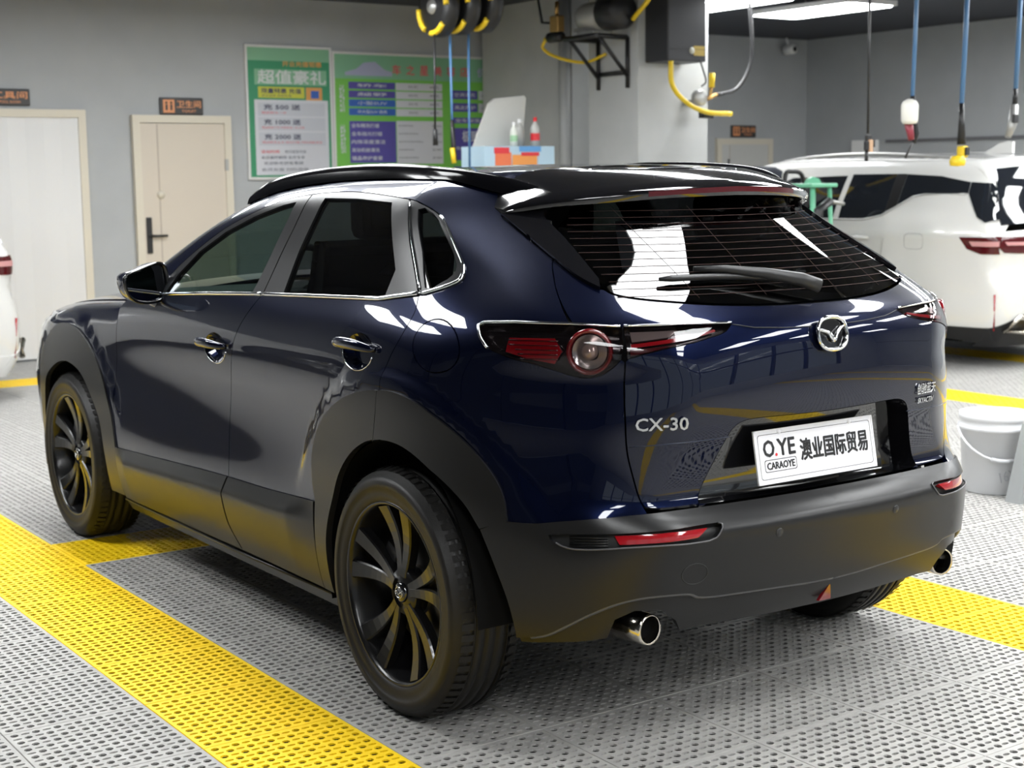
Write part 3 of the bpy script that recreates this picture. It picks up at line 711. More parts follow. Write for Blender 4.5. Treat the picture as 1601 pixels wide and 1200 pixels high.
    # --- door handles with dished cups
    for (u, z, par, L) in ((1.180, .927, fd, .118), (.172, 1.004, rd, .118)):
        recess('handle_cup', cup_of(u, z), PAINT, par, depth=.026, inset=.018, **s)
        rim = MB(); strip(rim, [(u-.012+.086*math.cos(a), z-.008+.051*math.sin(a)) for a in np.linspace(PI*1.05, PI*1.98, 14)], .0016, .001, hh=.008); mesh_side(rim, sd).build('cup_rim', CHROME, par)
        us = np.linspace(u-L, u+L, 15); t = np.linspace(-1, 1, 15)
        offs = .006+.030*(1-np.abs(t)**3.2); P = np.array([wpt(a, z+.004+.006*(1-k*k), o)[0] for a, o, k in zip(us, offs, t)])
        hb = MB().tube([tuple(p) for p in P], [.0075+.009*(1-abs(k)**2.5) for k in t], 10, flat=.62, up=(0, 0, 1))
        mesh_side(hb, sd).build('door_handle', PAINT, par)
    # --- sill, wheel well, roof rail
    sl = MB().prism([(.70, .19), (.815, .195), (.838, .235), (.838, .262), (.70, .262)], 1.74, 'xz', .40)
    mesh_side(sl, sd).build('sill', mat('sill_black', (.02, .02, .02), .3), car)
    lip = MB().tube([(.842, .42, .245), (.846, 1.1, .238), (.846, 2.12, .242)], .006, 6); mesh_side(lip, sd).build('sill_lip', CLAD, car)
    for ya, rr in ((0., .435), (AXLE_F, .425)):
        w = MB(); n = 20; aa = np.linspace(-.25, PI+.02, n)
        v = []
        for a in aa:
            for x in (.45, .862): v.append((x, ya+rr*math.cos(a)*(.92 if ya == 0. else .97), HUB_Z+rr*math.sin(a)*.97))
        w.add(v, [(2*i, 2*i+1, 2*i+3, 2*i+2) for i in range(n-1)], True)
        w.add([(.45, ya-.40, .40), (.45, ya+.44, .30), (.45, ya+.44, .80), (.45, ya-.40, .80)], [(0, 1, 2, 3)])
        mesh_side(w, sd).build('wheel_well', SHELLB, car)
    ry = np.array([1.37, 1.30, 1.153, .95, .72, .488, .28, .12, -.02, -.10, -.135]); rz = np.array([1.415, 1.448, 1.483, 1.503, 1.513, 1.514, 1.506, 1.494, 1.473, 1.452, 1.440])
    yy = np.linspace(-.135, 1.37, 40); zt = spl1(-ry, rz, -yy); xr = xe(yy)+.004-.012*np.clip((.1-yy)/.25, 0, 1)
    zb = S_top(body_F, .9)(np.stack([xr, yy], -1))[:, 2]-.006
    rl = MB(); v = []; 
    for x, y, a, b in zip(xr, yy, zb, zt):
        b = max(b, a+.008); w = .017
        v += [(x+w+.006, y, a), (x+w, y, a+(b-a)*.6), (x+w*.6, y, b-.002), (x, y, b), (x-w*.8, y, b-.003), (x-w, y, a)]
    rl.add(v, [(6*i+j, 6*i+6+j, 6*i+7+j, 6*i+1+j) for i in range(len(yy)-1) for j in range(5)], True)
    rl.add(v[:6], [(0, 1, 2, 3, 4, 5)]); rl.add(v[-6:], [(5, 4, 3, 2, 1, 0)])
    mesh_side(rl, sd).build('roof_rail', mat('rail_black', (.004, .004, .005), .10, coat=.0, spec=.25), car)
    # --- door mirror
    mh = MB(); ring = [(.812, 1.150), (.808, 1.085), (.826, 1.052), (.870, 1.038), (.935, 1.044), (.975, 1.075), (.985, 1.135), (.93, 1.158), (.862, 1.178), (.828, 1.176)]
    cx, cz = .895, 1.108; v = []; lay = [(1.695, 1.0), (1.72, 1.03), (1.76, 1.0), (1.80, .86), (1.83, .62), (1.845, .3)]
    rr_ = cr(ring, 3, closed=True); n = len(rr_)
    for y, k in lay: v += [(cx+(a-cx)*k, y-(a-.8)*.18, cz+(b-cz)*k) for a, b in rr_]
    mh.add(v, [(i*n+j, i*n+(j+1) % n, i*n+n+(j+1) % n, i*n+n+j) for i in range(len(lay)-1) for j in range(n)], True)
    mh.add(v[-n:], [tuple(range(n))]); mr = mesh_side(mh, sd).build('door_mirror', PAINT, car)
    mg = MB(); mg.add([(cx+(a-cx)*.90, 1.699-(a-.8)*.18, cz+(b-cz)*.88) for a, b in rr_], [tuple(range(n))]); mesh_side(mg, sd).build('mirror_glass', mat('mirror', (.26, .28, .31), .02, 1.), mr)
    rim = MB().tube([(cx+(a-cx)*.97, 1.692-(a-.8)*.18, cz+(b-cz)*.97) for a, b in rr_], .0065, 6, closed=True); mesh_side(rim, sd).build('mirror_rim', GLOSSB, mr)
    st = MB().tube([(.80, 1.70, 1.02), (.835, 1.735, 1.04), (.86, 1.76, 1.06)], [.03, .028, .03], 10, flat=.6); mesh_side(st, sd).build('mirror_arm', GLOSSB, mr)
    # --- tail lamp on the body
    tl = recess('tail_lamp', LAMP_OUT, mat('lamp_housing_dark', (.012, .010, .011), .15, coat=.5), car, depth=.03, inset=.004, **s)
    def lathe_at(name, u, z, off, prof, m, par, n=28, tilt=None):
        P = wrap_S(np.array([u]), np.array([z]))[0]; N = field_N(P[None], body_F)[0]; N = N*np.array([1, 1, .25]); N /= np.linalg.norm(N)
        z_ = Vector(N); x_ = z_.cross(Vector((0, 0, 1))).normalized(); y_ = z_.cross(x_)
        o = Vector(P+N*off); M = Matrix(((x_.x, y_.x, z_.x, o.x), (x_.y, y_.y, z_.y, o.y), (x_.z, y_.z, z_.z, o.z), (0, 0, 0, 1)))
        mb = MB().lathe(prof, n=n).xf(M); return mesh_side(mb, sd).build(name, m, par)
    ru, rz_ = -.574, 1.044
    lathe_at('lamp_ring', ru, rz_, -.012, [(.058, -.012), (.057, .003), (.053, .007), (.048, .003), (.044, -.012)], REDR, tl)
    lathe_at('lamp_reflector', ru, rz_, -.014, [(.043, -.004), (.034, -.012), (.020, -.018)], SILV, tl)
    lathe_at('lamp_bulb', ru, rz_, -.014, [(.0, .006), (.012, .003), (.020, -.006), (.020, -.018)], mat('bulb_clear', (.5, .42, .38), .1, .5), tl)
    patch('lamp_red_block', [(-.395, 1.040), (-.40, 1.078), (-.505, 1.080), (-.520, 1.045), (-.505, 1.012), (-.455, 1.022)], REDL, tl, off=-.010, h=.012, flange=.01, gap=0, **s)
    fins = MB()
    for k in range(5):
        zz = 1.024+k*.012; strip(fins, [(-.40-(.03-k*.006 if k < 3 else 0), zz), (-.512, zz)], .0016, -.008)
    mesh_side(fins, sd).build('lamp_fins', REDD, tl)
    patch('lamp_lens', LAMP_OUT, LENS, tl, off=.003, h=.015, flange=.006, gap=.0005, **s)
    ch = MB(); strip(ch, [(-.638, 1.1025), (-.54, 1.1085), (-.413, 1.1095), (-.33, 1.1055), (-.316, 1.098), (-.332, 1.072), (-.356, 1.047)], .0035, .005, hh=.01); mesh_side(ch, sd).build('lamp_chrome', CHROME, tl)
build_side(-1); build_side(1)
# --- roof, windscreen, bonnet, nose
yr = np.linspace(-.16, 1.29, 24); SR = S_top(body_F, .9)
patch('roof', [(float(xe(y))-.002, float(y)) for y in yr]+[(-float(xe(y))+.002, float(y)) for y in yr[::-1]], PAINT, car, side=0, S=SR, h=.05, gap=0, flange=0)
patch('headliner', [(float(xe(y))-.03, float(y)) for y in yr]+[(-float(xe(y))+.03, float(y)) for y in yr[::-1]], INTR, car, side=0, S=SR, off=-.05, h=.12, gap=0, flange=0)
yw = np.linspace(1.30, 2.16, 16)
patch('windscreen', [(float(xe(y))-.004, float(y)) for y in yw]+[(-float(xe(y))+.004, float(y)) for y in yw[::-1]], GLASS_F, car, side=0, S=SR, off=-.003, h=.08, gap=0, flange=0)
yh = np.linspace(2.08, 3.36, 16); SH = S_top(front_F, .4)
patch('bonnet', [(.733-max(0, y-2.9)**2*.35, float(y)) for y in yh]+[(-.733+max(0, y-2.9)**2*.35, float(y)) for y in yh[::-1]], PAINT, car, side=0, S=SH, F=front_F, h=.07, gap=0, flange=.01)
patch('front_bumper', [(-.66, .22), (.66, .22), (.70, .5), (.62, .80), (0, .84), (-.62, .80), (-.70, .5)], CLAD, car, side=0, S=S_nose(front_F), F=front_F, h=.06, gap=0, flange=.02)
# --- underbody and cabin
ub = MB().box(-.79, .79, .47, 2.17, .20, .94).box(-.44, .44, .35, 3.25, .22, .92).box(-.44, .44, -.60, .35, .40, .92).box(-.60, .60, -.52, -.46, .40, .95).box(-.44, .44, 2.9, 3.3, .25, .85)
ub.build('underbody', SHELLB, car)
cb = MB().box(-.70, .70, .0, 2.0, .93, .96).box(.745, .775, .02, 1.95, .9, 1.06).box(-.775, -.745, .02, 1.95, .9, 1.06).box(-.60, .60, -.42, .0, .93, 1.10)
cb.build('cabin_floor', INTR, car)
MB().box(-.68, .68, 1.62, 2.0, .95, 1.065, .03).box(-.12, .12, 1.3, 1.62, .95, 1.02, .02).build('dashboard', INTR, car)
sw = MB(); sw.tube([(-.36+.175*math.cos(a), 1.45+.06*math.sin(a), 1.06+.165*math.sin(a)) for a in np.linspace(0, 2*PI, 33)[:-1]], .014, 8, closed=True)
sw.tube([(-.36, 1.62, 1.02), (-.36, 1.46, 1.06)], .03, 8).tube([(-.52, 1.45, 1.06), (-.2, 1.45, 1.06)], .014, 6); sw.build('steering_wheel', INTR, car)
def seat(x, y, w, hs=.62, rear=False):
    b = MB(); pr = cr([(y+.10, .94), (y+.02, 1.02), (y-.05, 1.14), (y-.09, 1.25), (y-.11, 1.27), (y-.16, 1.25), (y-.14, 1.1), (y-.10, .94)], 3)
    v = [(x+sx*w*k, a, z) for sx, k in ((-1, .92), (-1, 1.), (1, 1.), (1, .92)) for a, z in pr]; n = len(pr)
    b.add(v, [(i*n+j, i*n+(j+1) % n, i*n+n+(j+1) % n, i*n+n+j) for i in range(3) for j in range(n)], True)
    b.add(v[:n], [tuple(range(n))]); b.add(v[-n:], [tuple(range(n))[::-1]])
    o = b.build('seat', SEAT, car)
    h = MB().box(x-.125, x+.125, y-.19, y-.09, 1.27, 1.42, .035); h.tube([(x-.05, y-.13, 1.22), (x-.05, y-.13, 1.3)], .007, 6).tube([(x+.05, y-.13, 1.22), (x+.05, y-.13, 1.3)], .007, 6)
    h.build('headrest', SEAT, o)
seat(-.36, 1.02, .25); seat(.36, 1.02, .25); seat(-.34, .12, .27); seat(.34, .12, .27)
# --- rear bumper
BF = cr([(-.352, .592), (-.383, .508), (-.41, .418), (-.424, .341), (-.425, .318)], 4)
bump = patch('rear_bumper', rev(BUMPER_TOP)+BF+TRIM[1:], CLAD, car, sym=True, holes=[REFL_REC], off=.006, h=.022, flange=.02, gap=.0012)
VAL = rev(TRIM)+[(-.43, .302), (-.472, .308), (-.568, .326), (-.600, .335), (-.612, .385), (-.645, .408), (-.69, .405), (-.722, .37), (-.735, .338), (-.78, .342), (-.95, .338), (UC, .334)]
patch('bumper_valance', VAL, CLAD, bump, sym=True, off=-.010, h=.025, flange=.03, gap=0)
for sd in (-1, 1):
    e = MB(); strip(e, TRIM[2:], .007, -.001, hh=.015, flat=.8); mesh_side(e, sd).build('bumper_ridge', mat('ridge_grey', (.075, .075, .08), .35), bump)
    patch('reflector_recess', REFL_REC, mat('recess_black', (.012, .012, .012), .5), bump, side=sd, off=-.012, h=.02, flange=0, gap=-.003)
    patch('reflector', REFL, REDL, bump, side=sd, off=-.001, h=.02, flange=.012, gap=.001)
    e = MB()
    for k in range(4): strip(e, [(-.535-.012*k*0, .593-.0068*k), (-.600, .5955-.0062*k)], .0018, -.004)
    mesh_side(e, sd).build('vent_slats', CLAD, bump)
    e = MB(); strip(e, REFL_REC[2:18], .0022, .007, hh=.01); mesh_side(e, sd).build('reflector_rim', mat('ridge_grey', (.075, .075, .08), .35), bump)
    for u, z in ((-.974, .573),):
        P = wpt(u, z, .006)[0]; N = field_N(P[None], body_F)[0]; z_ = Vector(N); x_ = z_.cross(Vector((0, 0, 1))).normalized(); y_ = z_.cross(x_)
        M = Matrix(((x_.x, y_.x, z_.x, P[0]), (x_.y, y_.y, z_.y, P[1]), (x_.z, y_.z, z_.z, P[2]), (0, 0, 0, 1)))
        mesh_side(MB().lathe([(0, .0022), (.008, .002), (.0095, .0005), (.0115, .0015), (.012, -.004)], n=18).xf(M), sd).build('parking_sensor', mat('sensor_grey', (.02, .02, .021), .35), bump)
e = MB(); strip(e, [(-.742+.0235*math.cos(a), .497+.0265*math.sin(a)) for a in np.linspace(0, 2*PI, 25)[:-1]], .0011, .0065, closed=True, hh=.01); mesh_side(e, -1).build('tow_cover_edge', mat('recess_black', (.012, .012, .012), .5), bump)
# --- tailgate
TG_POLY = rev(RECESS)+rev(GLASS_BASE)[:-1]+[(-.628, 1.186)]+rev(pick(BLADE_OUT, lambda q: -.62 < q[0] < -.445))+rev(HATCH_UP)[0:]+[(-.643, 1.103)]+rev(LAMP_IN[:-1])+HATCH_LOW
TG_POLY = [(UC, .857)]+[(UC, 1.1355)]+rev(GLASS_BASE)[1:]+[(-.628, 1.186)]+rev(pick(BLADE_OUT, lambda q: -.62 < q[0] < -.45))+rev(HATCH_UP)+[(-.643, 1.103), (-.878, 1.1015)]+rev(LAMP_IN[:-1])+HATCH_LOW+rev(RECESS)[:-1]
tgt = patch('tailgate', TG_POLY, PAINT, car, sym=True, h=.02, flange=.012, gap=.0015)
recess('plate_recess', RECESS+[(UC, .654)], GLOSSB, tgt, sym=True, depth=.058, inset=.016)
RG = [(UC, 1.139)]+[(a, b+.0035) for a, b in rev(GLASS_BASE)[1:]]+[(-.634, 1.198), (-.590, 1.251), (-.481, 1.302), (-.33, 1.338), (-.30, 1.40), (-.6, 1.41), (UC, 1.415)]
rgl = patch('rear_glass', RG, GLASS_B, tgt, sym=True, off=.001, h=.03, flange=.006, gap=0)
e = MB()
for k in range(13):
    z = 1.168+k*.0172; us = -.66+.34*max(0, (z-1.20)/.2)**1.4
    q = [(u, z) for u in np.linspace(us, UC, 14)]
    P = wpt([a for a, b in q], [b for a, b in q], .0012); e.tube([tuple(p) for p in P]+[(-p[0], p[1], p[2]) for p in P[::-1][1:]], .0009, 4)
for u in (-.86, -1.06):
    P = wpt([u-.0*k for k in range(8)], np.linspace(1.16, 1.385, 8), .0012)
    for sd in (-1, 1): e.tube([(sd*p[0], p[1], p[2]) for p in P], .0007, 4)
e.build('defroster_lines', mat('defroster_brown', (.045, .026, .024), .6, spec=.1), rgl)
for sd in (-1, 1):
    patch('pillar_blade', BLADE_OUT+BLADE_IN, GLOSSB, tgt, side=sd, off=.010, h=.016, flange=.02, gap=0)
    recess('inner_tail_lamp', LAMP_IN, mat('lamp_housing_dark', (.012, .010, .011), .15, coat=.5), tgt, side=sd, depth=.02, inset=.003)
    patch('lamp_light_bar', [(-.652, 1.055), (-.652, 1.064), (-.78, 1.083), (-.835, 1.092), (-.838, 1.087), (-.74, 1.068)], REDL, tgt, side=sd, off=-.006, h=.01, flange=.008, gap=0)
    patch('lamp_reverse_light', [(-.655, 1.070), (-.655, 1.094), (-.745, 1.096), (-.725, 1.080)], mat('reverse_clear', (.20, .17, .16), .12, .3), tgt, side=sd, off=-.007, h=.01, flange=.008, gap=0)
    patch('lamp_lower_red', [(-.650, 1.034), (-.650, 1.050), (-.74, 1.062), (-.70, 1.050)], REDD, tgt, side=sd, off=-.008, h=.01, flange=.006, gap=0)
    patch('lamp_lens', LAMP_IN, LENS, tgt, side=sd, off=.003, h=.015, flange=.006, gap=.0005)
    e = MB(); strip(e, [(-.645, 1.1035), (-.75, 1.1045), (-.884, 1.102)], .0032, .004, hh=.012); mesh_side(e, sd).build('lamp_chrome', CHROME, tgt)
    e = MB(); strip(e, [(-.888, 1.099), (-.95, 1.088), (-1.05, 1.082), (UC+.055, 1.080)], .0013, .0006, hh=.02); mesh_side(e, sd).build('tailgate_crease', mat('recess_black', (.012, .012, .012), .5), tgt)
    e = MB(); strip(e, [(-.645, .812), (-.72, .817), (-.80, .818), (-.862, .82)], .0012, .0004, hh=.02); mesh_side(e, sd).build('tailgate_crease', mat('crease_blue', (.012, .018, .04), .3), tgt)
# spoiler
xs = np.concatenate([np.linspace(0, .40, 9), [.44, .475, .505, .53, .55, .562]])
yt = spl1([0, .2, .35, .45, .50, .54, .565], [-.405, -.378, -.315, -.238, -.185, -.135, -.10], xs)
zt = spl1([0, .25, .42, .50, .54, .565], [1.444, 1.434, 1.417, 1.405, 1.394, 1.38], xs)
zb = spl1([0, .25, .42, .50, .54, .565], [1.413, 1.406, 1.394, 1.385, 1.376, 1.372], xs)
yf = spl1([0, .4, .5, .562], [-.02, -.02, -.015, -.035], xs)
zr = S_top(body_F, .9)(np.stack([np.minimum(xs, xe(yf)), yf], -1))[:, 2]+.002
zr = np.where(xs > xe(yf), zr-(xs-xe(yf))*.9, zr)
prof = []
for x, y1, z1, z2, y0, z0 in zip(xs, yt, zt, zb, yf, zr):
    q = []
    for t in np.linspace(0, 1, 7):
        y = y0+(y1-y0)*t; z = z0+(z1-z0)*t+.010*math.sin(PI*t)*(1-(x/.57)**4); q.append((y, z))
    q += [(y1-.006, z1-.006), (y1-.007, (z1+z2)/2), (y1-.002, z2), (y1+.05, z2-.002), (min(y1+.13, y0), z2-.004)]
    prof.append([(x, a, b) for a, b in q])
k = len(prof[0]); allp = [[(-x, y, z) for x, y, z in pr] for pr in prof[:0:-1]]+prof
sp = MB(); sp.add([q for pr in allp for q in pr], [(i*k+j, i*k+k+j, i*k+k+j+1, i*k+j+1) for i in range(len(allp)-1) for j in range(k-1)], True)
sp.add(allp[0], [tuple(range(k))]); sp.add(allp[-1], [tuple(range(k))[::-1]])
spo = sp.build('spoiler', GLOSSB, tgt)
mdf = spo.modifiers.new('edges', 'EDGE_SPLIT'); mdf.split_angle = math.radians(40)
bl = MB(); bx = np.linspace(-.27, .27, 19); by = spl1([0, .2, .35], [-.405, -.378, -.315], np.abs(bx)); bz = spl1([0, .25, .42], [1.432, 1.423, 1.409], np.abs(bx))
v = [(x, y-.0095, z+d) for x, y, z in zip(bx, by, bz) for d in (.005, -.009)]
bl.add(v, [(2*i, 2*i+1, 2*i+3, 2*i+2) for i in range(18)], True); bl.build('high_brake_light', REDD, tgt)
# wiper
wp = wpt(UC+.02, 1.158, .03)[0]; P0 = (.02, wp[1], 1.158)
def gpt(x, z, off): 
    u = U0-CL-(CX-abs(x)) if abs(x) < CX else None
    p = wpt(u, z, off)[0]; return (math.copysign(p[0], x) if abs(x) > 1e-6 else 0., p[1], p[2])
arm = [gpt(.03, 1.152, .030), gpt(-.02, 1.166, .036), gpt(-.12, 1.186, .036), gpt(-.22, 1.203, .032), gpt(-.30, 1.209, .026)]
w = MB().tube(arm, [.019, .018, .014, .010, .007], 8, flat=.6); w.build('wiper_arm', BLK, tgt)
bla = [gpt(x, 1.176+.02*((-x)/.42)-.0*x+.010*math.sin((x+.4)/.42*PI), .016) for x in np.linspace(-.40, -.04, 12)]
MB().tube(bla, [.005]+[.0085]*10+[.005], 8).build('wiper_blade', BLK, tgt)
# emblem, badges
ev = Vector((0, -.7655, 1.058)); T_ = frame(ev, (1, 0, 0), (0, .18, 1))
def loc(M, pts): return [tuple(M @ Vector(p)) for p in pts]
n = 40; ring = []
for i in range(n):
    a = 2*PI*i/n; ca, sa = math.cos(a), math.sin(a); p = 2.5
    rr = 1/((abs(ca)/.052)**p+(abs(sa)/.0425)**p)**(1/p); ring.append((rr*ca, rr*sa, .011))
em = MB().tube(loc(T_, ring), .0052, 8, closed=True)
wing = cr([(-.051, .012, .009), (-.030, .008, .012), (-.012, -.002, .014), (0, -.019, .013), (.012, -.002, .014), (.030, .012, .012), (.050, .020, .009)], 4)
em.tube(loc(T_, wing), [.0035+.0022*math.sin(PI*i/(len(wing)-1)) for i in range(len(wing))], 6)
em.build('emblem', CHROME, tgt)
dk = MB(); dk.add(loc(T_, [(q[0]*.95, q[1]*.95, .006) for q in ring]), [tuple(range(n))]); dk.build('emblem_back', GLOSSB, tgt)
def on_body(u, z, off, sd=-1):
    P = wpt([u-.01, u+.01, u], [z, z, z], off); Q = wpt(u, z+.02, off)[0]
    x_ = (P[0]-P[1])*[sd, 1, 1]; y_ = (Q-P[2])*[sd, 1, 1]; o = P[2]*[sd, 1, 1]
    if sd > 0: x_ = -x_
    return frame(o, x_, y_)
text('model_badge', 'CX-30', .05, on_body(-.700, .868, .003), CHROME, tgt, .002, .0012, width=.132, height=.031)
text('side_badge', '创驰蓝天', .05, on_body(-.788, .879, .003, 1), CHROME, tgt, .0015, .0006, width=.090, height=.030)
text('side_badge', 'SKYACTIV', .03, on_body(-.785, .846, .003, 1), CHROME, tgt, .0015, .0004, width=.075, height=.015)
# licence plate
PM = frame((0, -.7275, .7485), (1, 0, 0), (0, .187, 1))
lp = MB().box(-.22, .22, -.07, .07, -.004, 0.); lp.xf(PM); lpo = lp.build('licence_plate', PLATEW, car)
pf = MB()
for a, b, c, d in ((-.22, .22, -.07, -.0655), (-.22, .22, .0655, .07), (-.22, -.2155, -.07, .07), (.2155, .22, -.07, .07)): pf.box(a, b, c, d, 0., .0012)
pf.xf(PM); pf.build('plate_border', PLATEW, lpo)
pl = MB()
def rrect(x0, x1, y0, y1, r, n=4):
    o = []
    for cx, cy, a0 in ((x1-r, y1-r, 0), (x0+r, y1-r, PI/2), (x0+r, y0+r, PI), (x1-r, y0+r, 1.5*PI)): o += [(cx+r*math.cos(a0+PI/2*i/n), cy+r*math.sin(a0+PI/2*i/n)) for i in range(n+1)]
    return o
def outline(mb, q, w, z=.0006):
    n = len(q); c = np.mean(q, 0)
    i_ = [(a-math.copysign(w, a-c[0]), b-math.copysign(w, b-c[1])) for a, b in q]
    mb.add([(a, b, z) for a, b in q]+[(a, b, z) for a, b in i_], [(k, (k+1) % n, n+(k+1) % n, n+k) for k in range(n)])
outline(pl, rrect(-.208, .208, -.058, .058, .008), .0012); outline(pl, rrect(-.192, -.078, -.040, -.008, .006), .0016)
pl.xf(PM); pl.build('plate_lines', INK, lpo)
def ptxt(t, x, y, w, h, m=INK, b=.002): text('plate_lettering', t, .05, PM @ Matrix.Translation((x, y, .0008)), m, lpo, .0004, b, width=w, height=h)
ptxt('O', -.172, .021, .038, .042, INK, .0022); ptxt('YE', -.110, .021, .062, .042, INK, .0022); ptxt('CARAOYE', -.135, -.024, .098, .018, INK, .0008); ptxt('澳业国际贸易', .066, .006, .252, .056, INK, .0022)
rd_ = MB().lathe([(0, .0018), (.0042, .0018)], n=12).xf(PM @ Matrix.Translation((-.1480, .0035, 0))); rd_.build('plate_red_dot', INKRED, lpo)
for x in (-.13, .13): MB().lathe([(0, .003), (.006, .0025), (.007, 0)], n=12).xf(PM @ Matrix.Translation((x, .0615, 0))).build('plate_bolt', PLATEW, lpo)
# reflection of a number plate in the rear glass, modelled as a printed card
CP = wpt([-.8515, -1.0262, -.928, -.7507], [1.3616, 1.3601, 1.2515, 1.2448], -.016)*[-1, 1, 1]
cd = MB().add(list(CP)+list(CP+np.array([0, .0015, -.002])), [(0, 1, 2, 3), (7, 6, 5, 4), (0, 4, 5, 1), (1, 5, 6, 2), (2, 6, 7, 3), (3, 7, 4, 0)]).build('plate_reflection', mat('plate_reflection_grey', (.55, .57, .60), .5), car)
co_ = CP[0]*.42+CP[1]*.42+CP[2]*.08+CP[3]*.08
text('plate_reflection_lettering', '粤AV90N7', .05, frame(co_+np.array([0, -.003, .004]), CP[1]-CP[0], CP[0]-CP[3]), INK, cd, .0003, .001, width=.165, height=.034, mirror=True)
# exhausts, rear fog lamp
for sd in (-1, 1):
    ex = MB(); pr = [(.0345, .0), (.0385, -.002), (.0395, .008), (.0405, .10), (.0345, .10), (.0335, .004)]
    ex.lathe([(a, b) for a, b in pr], (0, 0, 0), 'y', 28); ex.xf(Matrix.Translation((.548, -.700, .352)) @ Matrix.Rotation(math.radians(-8), 4, 'Z')); mesh_side(ex, sd).build('exhaust_tip', STEEL, car)
    MB().tube([(sd*.548, -.665, .352), (sd*.50, -.35, .34)], .033, 12).build('exhaust_pipe', SHELLB, car)
fz = MB(); fz.add([(-.002, -.760, .376), (.034, -.758, .400), (.036, -.752, .366), (-.004, -.752, .362)], [(0, 1, 2, 3)])
fz = MB().prism([(-.030, .352), (.012, .395), (.014, .352)], .01, 'xz', -.772); fz.build('rear_fog_lamp', REDR, car)

# --- wheels
def wheel(x, y, sd, front=False):
    """outer face towards +x, mirrored for the left"""
    R_ = HUB_Z+.002; M = Matrix.Translation((.7825, y, HUB_Z))
    ty = MB(); W2 = .1075
    prof = [(.250, -.092), (.262, -.103), (.295, -.108), (.322, -.102), (.338, -.088), (.3435, -.070), (R_, -.05)]
    for g in (-.048, -.017, .017, .048): prof += [(R_, g-.006), (R_-.008, g-.0045), (R_-.008, g+.0045), (R_, g+.006)]
    prof += [(R_, .05), (.3435, .070), (.338, .088), (.322, .1015), (.3215, .1045), (.305, .1075), (.295, .108), (.2945, .1065), (.275, .1065), (.262, .103), (.252, .095), (.249, .085)]
    ty.lathe(prof, (0, 0, 0), 'x', 72)
    # shoulder blocks
    for i in range(72):
        a = 2*PI*(i+.5)/72; da = .026
        for s_ in (-1, 1):
            v = []
            for aa in (a-da, a+da):
                for r, h in ((.3400, .0905), (.3450, .070), (R_+.0022, .058)): v.append((s_*h*1.0, (r+.002)*math.cos(aa), (r+.002)*math.sin(aa)))
            ty.add(v, [(0, 1, 4, 3), (1, 2, 5, 4)])
    ty.xf(M); to = mesh_side(ty, sd).build('tyre', RUBBER, car)
    rm = MB().lathe([(.2585, .090), (.2585, .097), (.253, .1005), (.247, .098), (.243, .086), (.238, .070), (.232, .03), (.222, -.02), (.225, -.09), (.245, -.10)], (0, 0, 0), 'x', 64)
    rm.xf(M); ro = mesh_side(rm, sd).build('wheel_rim', RIMB, car)
    proto = []
    for k in range(5):
        a0 = PI/2+2*PI*k/5
        for t in (-1, 1):
            sp_ = MB(); v = []; st = np.linspace(0, 1, 9)
            for q in st:
                r = .045+(.241-.045)*q; a = a0+t*(.150+.085*q**1.2)
                w = .026+.030*q**1.4; xf_ = .070+.012*math.sin(PI*min(1, q*1.0))*(-1)+.020*q**1.5
                c, s_ = math.cos(a), math.sin(a)
                for (dw, dx) in ((-w*.5, -.030), (-w*.5, -.005), (-w*.40, .0), (w*.40, -.001), (w*.5, -.005), (w*.5, -.030)):
                    v.append((xf_+dx, r*c-dw*s_, r*s_+dw*c))
            n = 6; sp_.add(v, [(i*n+j, i*n+(j+1) % n, i*n+n+(j+1) % n, i*n+n+j) for i in range(8) for j in range(n)])
            sp_.add(v[:n], [tuple(range(n))]).add(v[-n:], [tuple(range(n))[::-1]])
            sp_.xf(M); mesh_side(sp_, sd).build('spoke', RIMB, ro)
    hb = MB().lathe([(0, .066), (.062, .064), (.066, .058), (.066, .02)], (0, 0, 0), 'x', 36).xf(M); mesh_side(hb, sd).build('hub', RIMB, ro)
    hc = MB().lathe([(0, .0755), (.024, .075), (.028, .072), (.029, .062)], (0, 0, 0), 'x', 28).xf(M); mesh_side(hc, sd).build('hub_cap', GLOSSB, ro)
    em_ = MB(); em_.tube([(.0762, .0185*math.cos(a), .0155*math.sin(a)) for a in np.linspace(0, 2*PI, 21)[:-1]], .0017, 6, closed=True)
    em_.tube([(.0765, -.018, .004), (.077, -.008, .001), (.077, 0, -.007), (.077, .008, .001), (.0765, .018, .005)], .0018, 6)
    em_.xf(M); mesh_side(em_, sd).build('hub_emblem', SILV, ro)
    for k in range(5):
        a = -PI/2+2*PI*k/5; ln = MB().lathe([(0, .058), (.009, .058), (.0105, .05), (.0105, .03)], (0, .052*math.cos(a), .052*math.sin(a)), 'x', 10)
        cup = MB().lathe([(.0105, .0645), (.0155, .066), (.016, .05), (.0165, .03)], (0, .052*math.cos(a), .052*math.sin(a)), 'x', 14)
        ln.xf(M); mesh_side(ln, sd).build('lug_nut', mat('lug_steel', (.25, .25, .25), .3, .9), ro)
    ds = MB().lathe([(.06, .012), (.15, .012), (.15, -.01), (.06, -.01)], (0, 0, 0), 'x', 40).lathe([(0, .03), (.06, .03), (.07, .012)], (0, 0, 0), 'x', 24).xf(M); mesh_side(ds, sd).build('brake_disc', DISC, ro)
    cl = MB(); a0 = PI*.15
    for aa in np.linspace(a0-.35, a0+.35, 5)[:-1]: cl.box(-.03, .045, .10, .165, -.03, .03)
    cl = MB().box(-.03, .040, .10, .165, -.055, .055, .01).xf(M @ Matrix.Rotation(a0, 4, 'X')); mesh_side(cl, sd).build('brake_caliper', BLK, ro)
for sd in (-1, 1):
    wheel(0, 0., sd); wheel(0, AXLE_F, sd, True)
